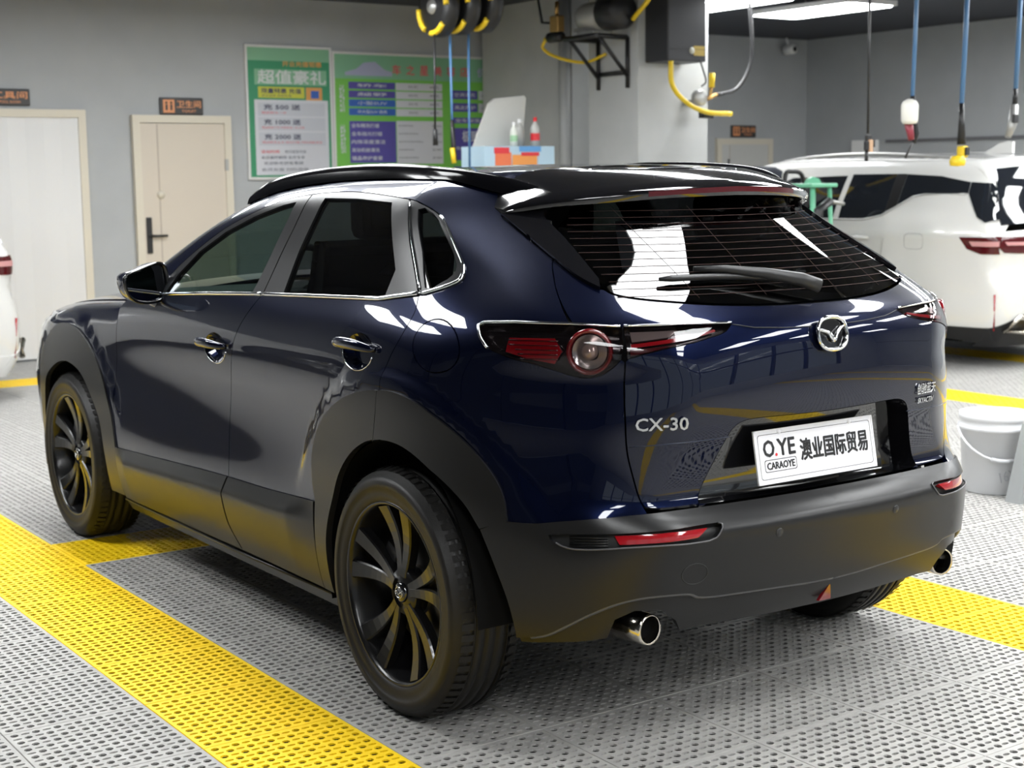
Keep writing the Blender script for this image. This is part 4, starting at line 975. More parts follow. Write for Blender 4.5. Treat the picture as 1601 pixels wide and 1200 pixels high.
# ================================================================ WHITE SUVs
WP = mat('white_pearl_paint', (.60, .60, .585), .25, coat=1.)
SUV_GLASS = mat('suv_dark_glass', (.010, .012, .016), .05, coat=1., coat_r=.0)
SZ = np.array([.15, .25, .40, .60, .80, .93, 1.0, 1.08, 1.18, 1.32, 1.45, 1.56, 1.66])
SXv = np.array([.84, .88, .912, .925, .925, .928, .922, .895, .862, .800, .735, .672, .60])
def suv_X(y, z):
    base = spl1(SZ, SXv, z); t = np.clip((-.25-y)/.85, 0, 1.3); f = np.clip((y-2.5)/1.2, 0, 1)
    up = sstep(1.0, 1.5, z)
    return base-(.20+.16*up)*t**2.2-.28*f**2-.006*sstep(.66, .90, z)*(1-sstep(.93, .99, z))
def suv_Y(x, z): return spl1([.15, .3, .5, .62, .75, .88, .98, 1.06, 1.3, 1.5, 1.6], [-.90, -.99, -1.02, -1.01, -.975, -.985, -.98, -.94, -.84, -.74, -.66], z)+.16*np.abs(x)**2.4
def suv_Z(x, y): return spl1([-1.1, -.7, -.3, .3, 1., 1.6, 2.0, 2.5, 2.9, 3.3, 3.6], [1.52, 1.575, 1.60, 1.62, 1.625, 1.585, 1.47, 1.20, 1.06, 1.0, .88], y)-.10*np.abs(x)**2.2
def suv_N(x, z): return spl1([.15, .5, .9, 1.1], [3.62, 3.68, 3.6, 3.4], z)-.5*np.abs(x)**2.4
def suv_F(P, r=.07, p=2.2):
    x = np.abs(P[..., 0]); y = P[..., 1]; z = P[..., 2]; q = lambda d: np.maximum(d/r+1, 0)
    s = q(x-suv_X(y, z))**p+q(suv_Y(x, z)-y)**p+q(z-suv_Z(x, y))**p+q(y-suv_N(x, z))**p
    return r*(np.maximum(s, 1e-12)**(1/p)-1)
def S_sx(q): return solve_ray(np.stack([0*q[:, 0], q[:, 0], q[:, 1]], -1), np.tile(np.array([1., 0, 0]), (len(q), 1)), suv_F)
def S_ry(q): return solve_ray(np.stack([q[:, 0], 0*q[:, 0]+.5, q[:, 1]], -1), np.tile(np.array([0, -1., 0]), (len(q), 1)), suv_F, 0, 1.8)
def S_fy(q): return solve_ray(np.stack([q[:, 0], 0*q[:, 0]+2.4, q[:, 1]], -1), np.tile(np.array([0, 1., 0]), (len(q), 1)), suv_F, 0, 1.5)
def S_tz(q): return solve_ray(np.stack([q[:, 0], q[:, 1], 0*q[:, 0]+.5], -1), np.tile(np.array([0, 0, 1.]), (len(q), 1)), suv_F)
WA, WB = .36, 2.92
def suv(loc, rz, label, low=None):
    low = low or CLAD
    root = empty('suv', loc, rz, label, 'car')
    arc = lambda ya, r, a0=0, a1=PI, n=16: [(ya+r*math.cos(a), .35+r*math.sin(a)) for a in np.linspace(a0, a1, n)]
    k = dict(F=suv_F, h=.06, gap=0)
    for sd in (-1, 1):
        bot = [(-.88, .28)]+rev(arc(WA, .43, -.1, PI+.1))+rev(arc(WB, .43, -.1, PI+.1))+[(3.45, .30)]
        topy = [(float(y), float(suv_Z(.66, y))-.01) for y in np.linspace(2.9, -.72, 26)]
        bs = patch('body_side', bot+[(3.45, .9)]+topy+[(-.80, 1.35), (-.90, 1.0), (-.92, .6)], WP, root, side=sd, S=S_sx, **k)
        patch('side_window', [(1.35, 1.10), (.62, 1.10), (.60, 1.44), (1.20, 1.425), (1.50, 1.30)], SUV_GLASS, bs, side=sd, S=S_sx, off=.004, flange=.006, F=suv_F, h=.06, gap=0)
        patch('side_window', [(.56, 1.10), (.30, 1.105), (.12, 1.14), (.09, 1.16), (.09, 1.45), (.54, 1.45)], SUV_GLASS, bs, side=sd, S=S_sx, off=.004, flange=.006, F=suv_F, h=.06, gap=0)
        patch('window_pillar', [(.085, 1.165), (-.01, 1.21), (-.01, 1.45), (.085, 1.45)], FRAMEB, bs, side=sd, S=S_sx, off=.005, flange=.006, F=suv_F, h=.06, gap=0)
        patch('side_window', [(-.015, 1.212), (-.15, 1.285), (-.25, 1.302), (-.61, 1.302), (-.60, 1.385), (-.35, 1.43), (-.015, 1.448)], SUV_GLASS, bs, side=sd, S=S_sx, off=.004, flange=.006, F=suv_F, h=.05, gap=0)
        patch('rear_pillar', [(-.615, 1.302), (-.605, 1.386), (-.74, 1.375), (-.80, 1.30), (-.86, 1.12), (-.80, 1.09), (-.735, 1.13)], SUV_GLASS, bs, side=sd, S=S_sx, off=.004, flange=.006, F=suv_F, h=.04, gap=0)
        pts = S_sx(np.array([(1.35, 1.094), (.30, 1.099), (.12, 1.132), (-.02, 1.205), (-.15, 1.279), (-.25, 1.296), (-.60, 1.297)])); c_ = MB().tube([(p[0]+.006, p[1], p[2]) for p in pts], .007, 6); mesh_side(c_, sd).build('window_trim', METG, bs)
        patch('lower_cladding', [(-.86, .20), (-.86, .32)]+rev(arc(WA, .50, -.05, PI+.05))+rev(arc(WB, .50, -.05, PI+.05))+[(3.5, .32), (3.5, .2), (3.45, .25)]+arc(WB, .42, -.2, PI+.2)+arc(WA, .42, -.2, PI+.2), low, root, side=sd, S=S_sx, off=.008, flange=.02, **k)
        fl = S_sx(np.array([(-.26, .90), (-.42, .90), (-.43, .98)])); 
        hd = S_sx(np.array([(.42, .955), (.30, .96), (.19, .96)])); h_ = MB().tube([(p[0]+.025, p[1], p[2]) for p in hd], [.010, .016, .010], 8, flat=.6); mesh_side(h_, sd).build('door_handle', WP, bs)
        fq = S_sx(np.array([(-.24+.09*c, .945+.06*s) for c, s in [(math.copysign(abs(math.cos(a))**.5, math.cos(a)), math.copysign(abs(math.sin(a))**.5, math.sin(a))) for a in np.linspace(0, 2*PI, 24)[:-1]]])); f_ = MB().tube([(p[0]+.001, p[1], p[2]) for p in fq], .002, 4, closed=True); mesh_side(f_, sd).build('fuel_flap_gap', mat('gap_grey', (.3, .3, .3), .6), bs)
        dl = S_sx(np.array([(.10, 1.13), (.06, .95), (.10, .70)])); f_ = MB().tube([(p[0]+.001, p[1], p[2]) for p in dl], .0025, 4); mesh_side(f_, sd).build('door_gap', mat('gap_grey', (.3, .3, .3), .6), bs)
        ya = np.linspace(1.45, -.45, 22); rz_ = suv_Z(.60, ya)
        rr = MB().tube([(.60, y, z-.012+.03*math.sin(PI*min(1, max(0, (1.45-y)/1.9)))) for y, z in zip(ya, rz_)], .016, 8, flat=.8); mesh_side(rr, sd).build('roof_rail', METG, root)
        lamp = patch('tail_lamp', [(.60, .865), (.40, .86), (.40, .985), (.70, .985), (.78, .99), (.79, .93), (.72, .872)], REDD, root, side=sd, S=S_ry, off=.006, flange=.02, F=suv_F, h=.04, gap=0)
        patch('tail_lamp_side', [(-.64, .985), (-.90, .985), (-.90, .862), (-.80, .864), (-.70, .90)], REDD, root, side=sd, S=S_sx, off=.006, flange=.02, F=suv_F, h=.04, gap=0)
        patch('lamp_bar_side', [(-.72, .955), (-.90, .955), (-.90, .918), (-.74, .920)], mat('lamp_pink', (.5, .25, .25), .15), root, side=sd, S=S_sx, off=.009, flange=.02, F=suv_F, h=.04, gap=0)
        patch('lamp_bar', [(.42, .945), (.72, .95), (.70, .925), (.42, .92)], mat('lamp_pink', (.5, .25, .25), .15), root, side=sd, S=S_ry, off=.009, flange=.02, F=suv_F, h=.04, gap=0)
        rf = S_ry(np.array([(.80, .57), (.775, .30)])); r_ = MB().tube([(p[0], p[1]-.004, p[2]) for p in rf], .008, 6); mesh_side(r_, sd).build('reflector', REDL, root)
        g = MB().tube([(.62, -.99, .40), (.72, -.95, .30), (.50, -1.02, .28), (.42, -1.03, .37)], .022, 8, closed=True); mesh_side(g, sd).build('exhaust_trim', STEEL, root)
        for y in (WA, WB):
            w = MB().lathe([(.22, -.1), (.30, -.115), (.345, -.09), (.352, 0), (.345, .09), (.30, .115), (.225, .105)], (.79, y, .352), 'x', 40); mesh_side(w, sd).build('tyre', RUBBER, root)
            w = MB().lathe([(.232, .10), (.22, .06), (.06, .05), (0, .06)], (.79, y, .352), 'x', 30)
            for q in range(5):
                a = 2*PI*q/5; w.tube([(.86, y+.05*math.cos(a), .352+.05*math.sin(a)), (.885, y+.22*math.cos(a), .352+.22*math.sin(a))], [.03, .035], 6)
            mesh_side(w, sd).build('wheel_rim', METG, root)
    rear = patch('tailgate', [(-.83, .28), (.83, .28), (.86, .7), (.84, 1.02), (0, 1.05), (-.84, 1.02), (-.86, .7)], WP, root, side=0, S=S_ry, **k)
    patch('rear_glass', [(-.70, 1.07), (0, 1.10), (.70, 1.07), (.60, 1.48), (0, 1.52), (-.60, 1.48)], SUV_GLASS, root, side=0, S=S_ry, off=.004, **k)
    patch('rear_bumper', [(-.80, .18), (.80, .18), (.80, .32), (.55, .42), (-.55, .42), (-.80, .32)], low, root, side=0, S=S_ry, off=.008, flange=.03, F=suv_F, h=.06, gap=0)
    yy = np.linspace(-.78, 2.9, 24)
    patch('roof', [(.66, float(y)) for y in yy]+[(-.66, float(y)) for y in yy[::-1]], WP, root, side=0, S=S_tz, **k)
    patch('bonnet', [(.60, 2.85), (.55, 3.45), (-.55, 3.45), (-.60, 2.85)], WP, root, side=0, S=S_tz, **k)
    patch('front_bumper', [(-.72, .2), (.72, .2), (.72, .95), (-.72, .95)], WP, root, side=0, S=S_fy, **k)
    fin = MB().prism([(-.42, 1.60), (-.15, 1.605), (-.30, 1.68), (-.38, 1.695), (-.42, 1.69)], .03, 'yz', -.015); fin.build('roof_fin', WP, root)
    MB().box(-.80, .80, -.6, 3.2, .20, .98).build('underbody', SHELLB, root)
    return root
suv((7.07, 4.45, 0), 0, 'white SUV parked at the right behind the blue car')
suv((-.79, 7.5, 0), PI/2, 'white car whose rear end just enters at the left edge of the photo', WP)
# ================================================================ POSTERS
PG = mat('poster_green', (.035, .25, .12), .4); PLG = mat('poster_lime', (.16, .46, .07), .4); PWH = mat('poster_white', (.55, .56, .60), .4)
PBL = mat('poster_violet', (.08, .065, .30), .4); PB2 = mat('poster_blue', (.03, .11, .42), .4); PYE = mat('poster_yellow', (.52, .52, .05), .4); PRED = mat('poster_red', (.60, .10, .12), .4)
PGR = mat('poster_pale_green', (.20, .42, .26), .4); PORG = mat('poster_orange', (.62, .30, .08), .4); PTX = mat('poster_ink', (.06, .06, .10), .5)
def poster(x0, x1, z0, z1, y, m, label):
    o = MB().box(x0, x1, y-.02, y-.001, z0, z1).build('poster', m); tag(o, label, 'poster')
    fr = MB()
    w = .022
    for a, b, c, d in ((x0-w, x0, z0-w, z1+w), (x1, x1+w, z0-w, z1+w), (x0, x1, z1, z1+w), (x0, x1, z0-w, z0)): fr.box(a, b, y-.026, y-.001, c, d)
    fr.build('poster_frame', mat('frame_silver', (.62, .62, .61), .35), o)
    st = [0]
    def R(a, b, c, d, mm, nm='print_block', lv=1): return MB().box(x0+a*(x1-x0), x0+b*(x1-x0), y-.0205-.0004*lv, y-.02, z1-d*(z1-z0), z1-c*(z1-z0)).build(nm, mm, o)
    def Tx(s, a, b, c, d, mm, bold=.0, lv=3): return text('print_lettering', s, .1, frame((x0+(a+b)/2*(x1-x0), y-.0205-.0004*lv, z1-(c+d)/2*(z1-z0)), (1, 0, 0), (0, 0, 1)), mm, o, .0001, bold, width=(b-a)*(x1-x0), height=(d-c)*(z1-z0))
    return o, R, Tx
o, R_, T2 = poster(2.925, 3.74, 1.49, 2.63, 9.0, PG, 'green and white poster with numbers on the wall beside the cream door')
R_(.0, 1., .0, .10, PGR); T2('开业充值钜惠', .42, .90, .10, .14, PORG, .002); R_(.08, .96, .165, .285, PGR, lv=1); T2('超值豪礼', .12, .95, .17, .275, mat('poster_silver', (.6, .62, .62), .4), .004)
R_(.12, .68, .30, .385, PYE); T2('限量特惠 充值', .16, .64, .312, .35, PTX, .002); T2('充多送多 先到先得', .16, .52, .358, .378, PTX)
R_(.70, .90, .30, .40, PORG); R_(.76, .86, .325, .385, PB2, lv=2)
R_(.07, .97, .40, .985, PWH)
for k, (n, t) in enumerate((('充 500 送', '赠送精洗一次'), ('充 1000 送', '赠送精洗三次 内饰清洁一次 打蜡'), ('充 2000 送', '赠送精洗五次 抛光打蜡 内饰深度清洁'))):
    zz = .435+.115*k; R_(.11, .93, zz-.012, zz+.09, mat('poster_pale', (.47, .49, .54), .4), lv=2); T2(n, .18, .62, zz, zz+.042, PTX, .003, 5); T2(t, .15, .15+.3+.24*k*.9, zz+.055, zz+.075, PRED, 0, 5)
T2('活动时间', .13, .35, .79, .815, PRED, .001, 5); T2('即日起至月底', .42, .68, .79, .815, PTX, 0, 5); T2('本店最终解释 会员专享', .13, .66, .835, .86, PTX, 0, 5); T2('欢迎新老顾客惠顾', .16, .64, .88, .905, PTX, 0, 5); T2('会员充值 扫码咨询', .13, .70, .93, .955, PTX, 0, 5)
o, R_, T2 = poster(3.79, 6.4, 1.50, 2.60, 9.0, PLG, 'bright green price list poster with violet table, partly behind the column')
R_(0, 1, 0, .20, PGR)
ca_ = MB().prism([(3.90, 2.44), (4.02, 2.47), (4.10, 2.53), (4.22, 2.54), (4.32, 2.47), (4.40, 2.45), (4.40, 2.41), (3.90, 2.41)], .001, 'xz', 8.9782); ca_.build('print_car', mat('poster_carblue', (.36, .38, .52), .4), o)
for k, ch in enumerate('车之星美容店'): T2(ch, .235+.058*k, .270+.058*k, .075, .155, PRED, .004)
for k, ch in enumerate('价目'): T2(ch, .60+.055*k, .64+.055*k, .075, .155, mat('poster_lav', (.42, .40, .62), .4), .004)
for k, s in enumerate(('轿车', '越野', '小型SUV', '中大型SUV 商务')):
    zz = .225+.073*k; R_(.055, .245, zz, zz+.058, PBL if k < 2 else PB2); T2(s, .09, .21, zz+.014, zz+.042, PWH, .001); R_(.248, .445, zz, zz+.062, PWH); T2('35元', .30, .34, zz+.02, zz+.042, PTX); T2('45元', .39, .43, zz+.02, zz+.042, PTX)
R_(.055, .245, .55, .90, PBL); R_(.248, .445, .545, .91, PWH)
for k, s in enumerate(('全车精洗打蜡', '全车抛光打蜡', '内饰深度清洁', '发动机舱清洗', '镀晶养护套餐')): T2(s, .062, .175+.012*(k % 3), .57+.068*k, .605+.068*k, PWH, .001); T2('起 %d元' % (98+100*k), .40, .44, .575+.068*k, .597+.068*k, PTX); T2('含全车清洗内饰吸尘', .255, .32+.02*(k % 3), .577+.068*k, .593+.068*k, PTX)
T2('普洗', .018, .038, .25, .48, PWH, .001); T2('精洗', .018, .038, .58, .82, PWH, .001); R_(.055, .32, .945, 1., PBL); T2('镀晶项目', .07, .2, .955, .99, PWH, .001)
for k, s in enumerate(('空调清洗', '真皮养护')): zz = .275+.11*k; R_(.49, .60, zz, zz+.075, PBL); T2(s, .498, .59, zz+.02, zz+.055, PWH, .001); R_(.605, .685, zz, zz+.08, PWH); T2('198元', .62, .67, zz+.03, zz+.055, PTX)
R_(.49, .80, .51, .56, PBL); T2('全车深度美容套餐', .50, .72, .52, .55, PWH, .001); R_(.49, .80, .60, .88, PBL); T2('极致精洗', .53, .68, .625, .72, PWH, .004); T2('含内饰清洁 轮毂清洗', .50, .70, .76, .79, PWH, .001); T2('会员八八折', .55, .66, .83, .87, PWH, .001); R_(.49, .62, .935, 1., PBL)
# ================================================================ hose reels and hanging tools
def reel(x, y, z, label):
    t = empty('hose_reel', (x, y, z), 0, label, 'hose reel', 'hose reels under the ceiling')
    MB().lathe([(0, -.065), (.15, -.065), (.21, -.06), (.235, -.04), (.235, .04), (.21, .06), (.15, .065), (0, .065)], (0, 0, 0), 'x', 36).build('reel_drum', BLK, t)
    for a0 in (.5, 2.2, 3.9, 5.3):
        aa = np.linspace(a0, a0+.95, 8); MB().tube([(-.064, .205*math.cos(a), .205*math.sin(a)) for a in aa], .023, 8).build('reel_band', YEL, t)
    MB().lathe([(0, -.09), (.05, -.085), (.06, -.06)], (0, 0, 0), 'x', 16).build('reel_hub', METG, t)
    MB().box(-.03, .03, -.05, .05, .22, CZ-z).build('ceiling_bracket', BLK, t)
    return t
reel(3.60, 6.85, 2.80, 'black and yellow hose reel, leftmost of the three above the price list'); reel(3.77, 6.80, 2.82, 'black and yellow hose reel in the middle of the three above the price list'); reel(3.95, 6.75, 2.84, 'black and yellow hose reel nearest the column, blue hose hanging')
tag(MB().tube([(3.52, 6.8, 2.58), (3.51, 6.8, 1.85)], .009, 6).tube([(3.51, 6.8, 1.85), (3.51, 6.8, 1.72)], [.016, .022], 8).build('hanging_hose', BLK), 'thin black hose hanging over the price list, ending in a black nozzle', 'hose')
h = tag(MB().tube([(3.665, 6.8, 2.58), (3.67, 6.8, 2.05), (3.67, 6.8, 1.90)], .011, 6).build('hanging_hose', BLUEH), 'thin blue hose hanging over the price list with black and yellow gun', 'hose')
MB().tube([(3.67, 6.8, 1.92), (3.68, 6.8, 1.72), (3.69, 6.8, 1.60)], [.016, .02, .022], 8).build('gun_grip', BLK, h); MB().tube([(3.655, 6.78, 1.70), (3.67, 6.78, 1.58)], .02, 8).build('gun_body', YEL, h)
tag(MB().tube([(3.84, 6.8, 2.62), (3.83, 6.8, 1.40)], .011, 6).build('hanging_hose', BLUEH), 'thin blue hose hanging beside the column in front of the price list', 'hose')
# cables and hoses over the white SUV
h = tag(MB().tube([(4.72, 3.4, CZ), (4.725, 3.4, 2.3), (4.73, 3.4, 1.72)], .009, 6).build('hanging_cable', BLK), 'thin dark cable hanging above the white SUV, ending in two small plugs', 'cable')
MB().box(4.70, 4.725, 3.38, 3.41, 1.61, 1.67, .006).box(4.755, 4.785, 3.38, 3.41, 1.63, 1.68, .006).box(4.72, 4.76, 3.39, 3.42, 1.60, 1.71, .006).tube([(4.72, 3.4, 1.61), (4.72, 3.4, 1.54)], .012, 6).build('plug_block', BLK, h); MB().box(4.725, 4.755, 3.375, 3.389, 1.60, 1.68).build('plug_label', mat('tan', (.5, .32, .2), .5), h)
h = tag(MB().tube([(5.18, 3.4, CZ), (5.17, 3.4, 2.4), (5.155, 3.4, 1.95)], .014, 8).build('foam_gun_hose', BLUEH), 'blue hose with a white foam bottle hanging above the white SUV', 'hose')
MB().tube([(5.155, 3.4, 1.97), (5.17, 3.4, 1.85), (5.20, 3.4, 1.72), (5.18, 3.4, 1.66)], [.017, .02, .024, .014], 8).build('gun_grip', BLK, h)
MB().lathe([(0, -.075), (.045, -.07), (.055, -.05), (.057, .05), (.045, .075), (.018, .09), (0, .09)], (5.085, 3.36, 1.855), 'z', 20).build('foam_bottle', mat('milky_plastic', (.75, .74, .68), .4), h)
MB().tube([(5.10, 3.38, 1.79), (5.13, 3.38, 1.68)], [.03, .02], 8).build('gun_body', mat('dark_red', (.25, .03, .05), .4), h); MB().tube([(5.14, 3.38, 1.66), (5.075, 3.38, 1.56)], .008, 6).build('gun_lance', BLK, h)
h = tag(MB().tube([(5.70, 3.4, CZ), (5.68, 3.4, 2.4), (5.66, 3.4, 1.92)], .017, 8).build('polisher_hose', BLUEH), 'blue hose with a yellow polisher hanging in front of the white SUV roof', 'hose')
MB().tube([(5.66, 3.4, 1.93), (5.665, 3.4, 1.80), (5.67, 3.4, 1.65)], [.018, .022, .032], 10).build('tool_grip', BLK, h); MB().box(5.64, 5.70, 3.36, 3.42, 1.56, 1.64, .012).lathe([(0, -.035), (.05, -.03), (.055, .0), (.045, .035), (0, .04)], (5.62, 3.39, 1.535), 'z', 18).build('tool_head', YEL, h)
MB().box(5.655, 5.69, 3.345, 3.359, 1.575, 1.63).build('tool_switch', BLK, h)
h = tag(MB().tube([(6.27, 3.4, CZ), (6.255, 3.4, 2.5), (6.24, 3.4, 2.02)], .017, 8).build('air_gun_hose', BLUEH), 'blue hose with a grey air gun hanging at the right edge', 'hose')
MB().tube([(6.24, 3.4, 2.04), (6.235, 3.4, 1.92)], .018, 8).build('tool_grip', BLK, h); MB().tube([(6.235, 3.4, 1.93), (6.22, 3.4, 1.80), (6.17, 3.4, 1.70)], [.028, .034, .022], 10).build('tool_body', METG, h); MB().box(6.17, 6.22, 3.35, 3.37, 1.80, 1.86, .005).build('tool_trigger', BLK, h)
# ================================================================ pump, tank and valves on the column
pb = tag(empty('pump_bracket', (5.34, 6.7, 2.2)), 'black steel wall bracket under the pump on the column', 'bracket')
def bar(n, pts, r=.018, m=BLK, par=None): return MB().tube(pts, r, 4).build(n, m, par)
for y in (6.67, 6.37):
    pass
for y in (7.02, 6.62):
    bar('bracket_upright', [(-.02, y-6.7, 0.), (-.02, y-6.7, .42)], .022, BLK, pb); bar('bracket_arm', [(-.02, y-6.7, .42), (-.36, y-6.7, .42)], .022, BLK, pb); bar('bracket_brace', [(-.02, y-6.7, .10), (-.32, y-6.7, .41)], .02, BLK, pb)
bar('bracket_crossbar', [(-.02, -.08, .13), (-.02, .32, .13)], .02, BLK, pb); bar('bracket_crossbar', [(-.36, -.10, .42), (-.36, .36, .42)], .022, BLK, pb)
pm = tag(empty('pressure_pump', (5.15, 6.82, 2.645)), 'grey and black electric pump standing on the wall bracket', 'pump')
MB().lathe([(0, -.20), (.10, -.20), (.125, -.17), (.125, .02), (.115, .05), (0, .05)], (0, .10, .15), 'y', 24).box(-.10, .10, -.08, .14, .0, .03).build('pump_body', mat('cast_grey', (.42, .42, .40), .45, .4), pm)
MB().lathe([(0, -.19), (.12, -.19), (.15, -.15), (.15, .05), (.13, .08), (0, .08)], (0, -.20, .17), 'y', 24).build('motor', BLK, pm)
fn = MB()
for k in range(5): fn.box(-.13, .13, .02+.03*k, .03+.03*k, .03, .06)
fn.build('pump_fins', METG, pm)
bk = tag(empty('brass_valve', (5.05, 7.25, 2.60)), 'brass valve with black regulator and yellow hose left of the pump', 'valve')
MB().box(-.04, .04, -.06, .06, .10, .24, .012).tube([(0, 0, .24), (0, 0, .36)], .018, 8).build('valve_body', mat('brass', (.55, .34, .12), .35, .8), bk)
MB().lathe([(0, -.09), (.04, -.09), (.045, -.05), (.045, .09), (0, .09)], (0, .02, .06), 'y', 16).build('regulator', BLK, bk); MB().tube([(0, .11, .05), (0, .17, .05)], .024, 8).build('hose_nut', YEL, bk)
MB().tube(cr([(0, .17, .05), (.0, .21, -.02), (.06, .10, -.10), (.18, -.15, -.16), (.26, -.35, -.10)], 5), .014, 8).build('yellow_hose', YEL, bk); MB().tube([(0, .05, .18), (0, .22, .20), (0, .28, .42)], .011, 6).build('black_pipe', BLK, bk)
tag(MB().tube([(5.2, 6.40, 2.74), (5.22, 6.25, 2.86), (5.26, 6.1, 3.05)], .02, 8).build('yellow_pipe', YEL), 'yellow hose rising from the pump to the ceiling', 'hose')
tk = tag(empty('control_box', (5.62, 6.35, 2.40)), 'tall black box with a yellow logo mounted on the column', 'box')
MB().box(-.21, .21, -.15, .148, .0, .60, .012).build('box_body', mat('box_charcoal', (.026, .027, .031), .5), tk)
MB().box(-.21, .21, -.154, -.149, .10, .103).build('box_seam', INK, tk)
MB().box(.07, .19, -.1535, -.150, .05, .13).build('box_logo', mat('logo_yellow', (.42, .30, .06), .5), tk); MB().lathe([(0, -.002), (.028, -.002), (.028, .002)], (.05, -.153, .09), 'y', 14).build('box_logo_disc', mat('logo_pale', (.5, .5, .42), .5), tk)
yh_ = tag(MB().tube(cr([(5.44, 6.2, 2.398), (5.46, 6.2, 2.20), (5.62, 6.2, 2.06), (5.85, 6.2, 1.985), (6.12, 6.2, 1.975)], 5), .021, 8).build('yellow_hose', YEL), 'thick yellow hose curving from the black box to the valve', 'hose')
tag(MB().tube(cr([(5.76, 6.2, 2.42), (5.80, 6.2, 2.33), (5.83, 6.2, 2.24), (5.78, 6.2, 2.20)], 4), .008, 6).build('black_wire', BLK), 'thin black wire below the black box on the column', 'wire')
vl = tag(empty('pressure_gauge', (5.92, 6.3, 2.08)), 'round pressure gauge and brass valve beside the thick yellow hose', 'gauge')
MB().lathe([(0, -.03), (.06, -.03), (.07, -.02), (.07, .03), (0, .03)], (-.07, 0, .03), 'y', 20).build('gauge', METG, vl); MB().tube([(0, 0, .02), (.12, 0, .06)], .018, 8).tube([(.05, 0, .04), (.06, 0, .12)], .014, 6).build('valve_body', mat('brass', (.55, .34, .12), .35, .8), vl)
MB().tube([(.065, 0, .12), (.07, 0, .24)], .026, 8).build('yellow_lever', YEL, vl); MB().box(-.06, .07, -.03, .03, -.14, -.08, .008).build('valve_block', BLK, vl); MB().tube([(.12, 0, .06), (.18, 0, .065)], .018, 8).build('hose_end', BLK, vl)
MB().box(-.09, .02, .03, .22, -.02, .02).build('wall_plate', METG, vl)
tag(MB().tube(cr([(6.09, 6.3, 2.145), (6.28, 6.3, 2.20), (6.42, 6.3, 2.38), (6.45, 6.3, 2.60), (6.40, 6.3, CZ)], 6), .016, 8).build('black_hose', BLK), 'black hose looping from the gauge up to the ceiling', 'hose')
cm = tag(empty('security_camera', (10.35, 9.75, 2.93)), 'small white security camera under the ceiling in the corner', 'camera')
MB().lathe([(0, -.09), (.05, -.09), (.06, -.06), (.06, .06), (0, .07)], (0, 0, 0), 'y', 16).build('camera_body', WHITE, cm); MB().lathe([(0, -.095), (.03, -.093)], (0, 0, 0), 'y', 12).build('camera_lens', BLK, cm); MB().tube([(0, .02, .05), (0, .05, .14)], .015, 6).build('camera_mount', WHITE, cm)
# ================================================================ cabinet with cardboard box and bottles
cbn = tag(empty('storage_cabinet', (4.35, 7.0, 0)), 'low grey cabinet behind the car roof carrying the blue box', 'cabinet')
MB().box(-.42, .42, -.25, .25, .0, 1.53, .01).build('cabinet_body', mat('cabinet_grey', (.38, .38, .37), .5), cbn)
for x in (-.21, .21): MB().box(x-.2, x+.2, -.262, -.251, .1, 1.45, .004).build('cabinet_door', mat('cabinet_grey2', (.34, .34, .33), .5), cbn)
bx_ = tag(empty('carton', (4.34, 6.95, 1.535)), 'pale blue cardboard carton with orange labels on the cabinet', 'box')
MB().box(-.36, .34, -.15, .20, .0, .18).build('carton_body', mat('carton_blue', (.40, .55, .66), .6), bx_)
MB().box(-.26, -.10, -.1535, -.151, .02, .13).build('carton_label', mat('label_orange', (.70, .16, .06), .5), bx_); MB().box(-.09, .16, -.1535, -.151, .015, .11).build('carton_label', mat('label_orange2', (.72, .28, .06), .5), bx_); MB().box(-.27, -.12, -.155, -.152, .12, .17).build('carton_label', INKRED, bx_); MB().box(.0, .18, -.155, -.152, .10, .13).build('carton_label', INKRED, bx_); MB().box(-.02, .2, -.1545, -.151, .135, .18).build('carton_label', mat('label_blue', (.1, .3, .6), .5), bx_)
sh = tag(MB().add([(4.07, 7.1, 1.72), (4.60, 7.16, 1.72), (4.68, 7.20, 2.13), (4.66, 7.20, 2.15), (4.34, 7.18, 2.12), (4.26, 7.16, 2.07), (4.07, 7.12, 1.72), (4.60, 7.18, 1.72), (4.68, 7.22, 2.13), (4.66, 7.22, 2.15), (4.34, 7.20, 2.12), (4.26, 7.18, 2.07)], [(0, 1, 2, 3, 4, 5), (11, 10, 9, 8, 7, 6), (0, 6, 7, 1), (1, 7, 8, 2), (2, 8, 9, 3), (3, 9, 10, 4), (4, 10, 11, 5), (5, 11, 6, 0)]).build('white_panel', mat('pale_panel', (.58, .58, .55), .5)), 'white shaped plastic panel leaning behind the carton', 'panel')
def bottle(x, y, z, h, r, m, cap, label, lab=None):
    t = tag(empty('bottle', (x, y, z)), label, 'bottle', 'bottles on the carton')
    MB().lathe([(0, 0), (r, .0), (r, h*.6), (r*.85, h*.7), (r*.35, h*.84), (r*.35, h*.9), (0, h*.9)], n=16).build('bottle_body', m, t); MB().lathe([(r*.42, h*.86), (r*.42, h), (0, h)], n=12).build('bottle_cap', cap, t)
    if lab: MB().lathe([(r*1.02, h*.2), (r*1.02, h*.45)], n=16).build('bottle_label', lab, t)
bottle(4.36, 6.93, 1.716, .20, .032, mat('spray_white', (.66, .68, .62), .4), WHITE, 'white spray bottle with green print on the carton', mat('pale_green', (.3, .5, .3), .4)); bottle(4.57, 6.92, 1.716, .24, .04, mat('clear_plastic', (.42, .42, .40), .15), INKRED, 'clear bottle with red cap and red label on the carton', INKRED); bottle(4.48, 7.02, 1.716, .23, .04, mat('clear_plastic', (.42, .42, .40), .15), WHITE, 'clear bottle with white cap behind the other bottles')
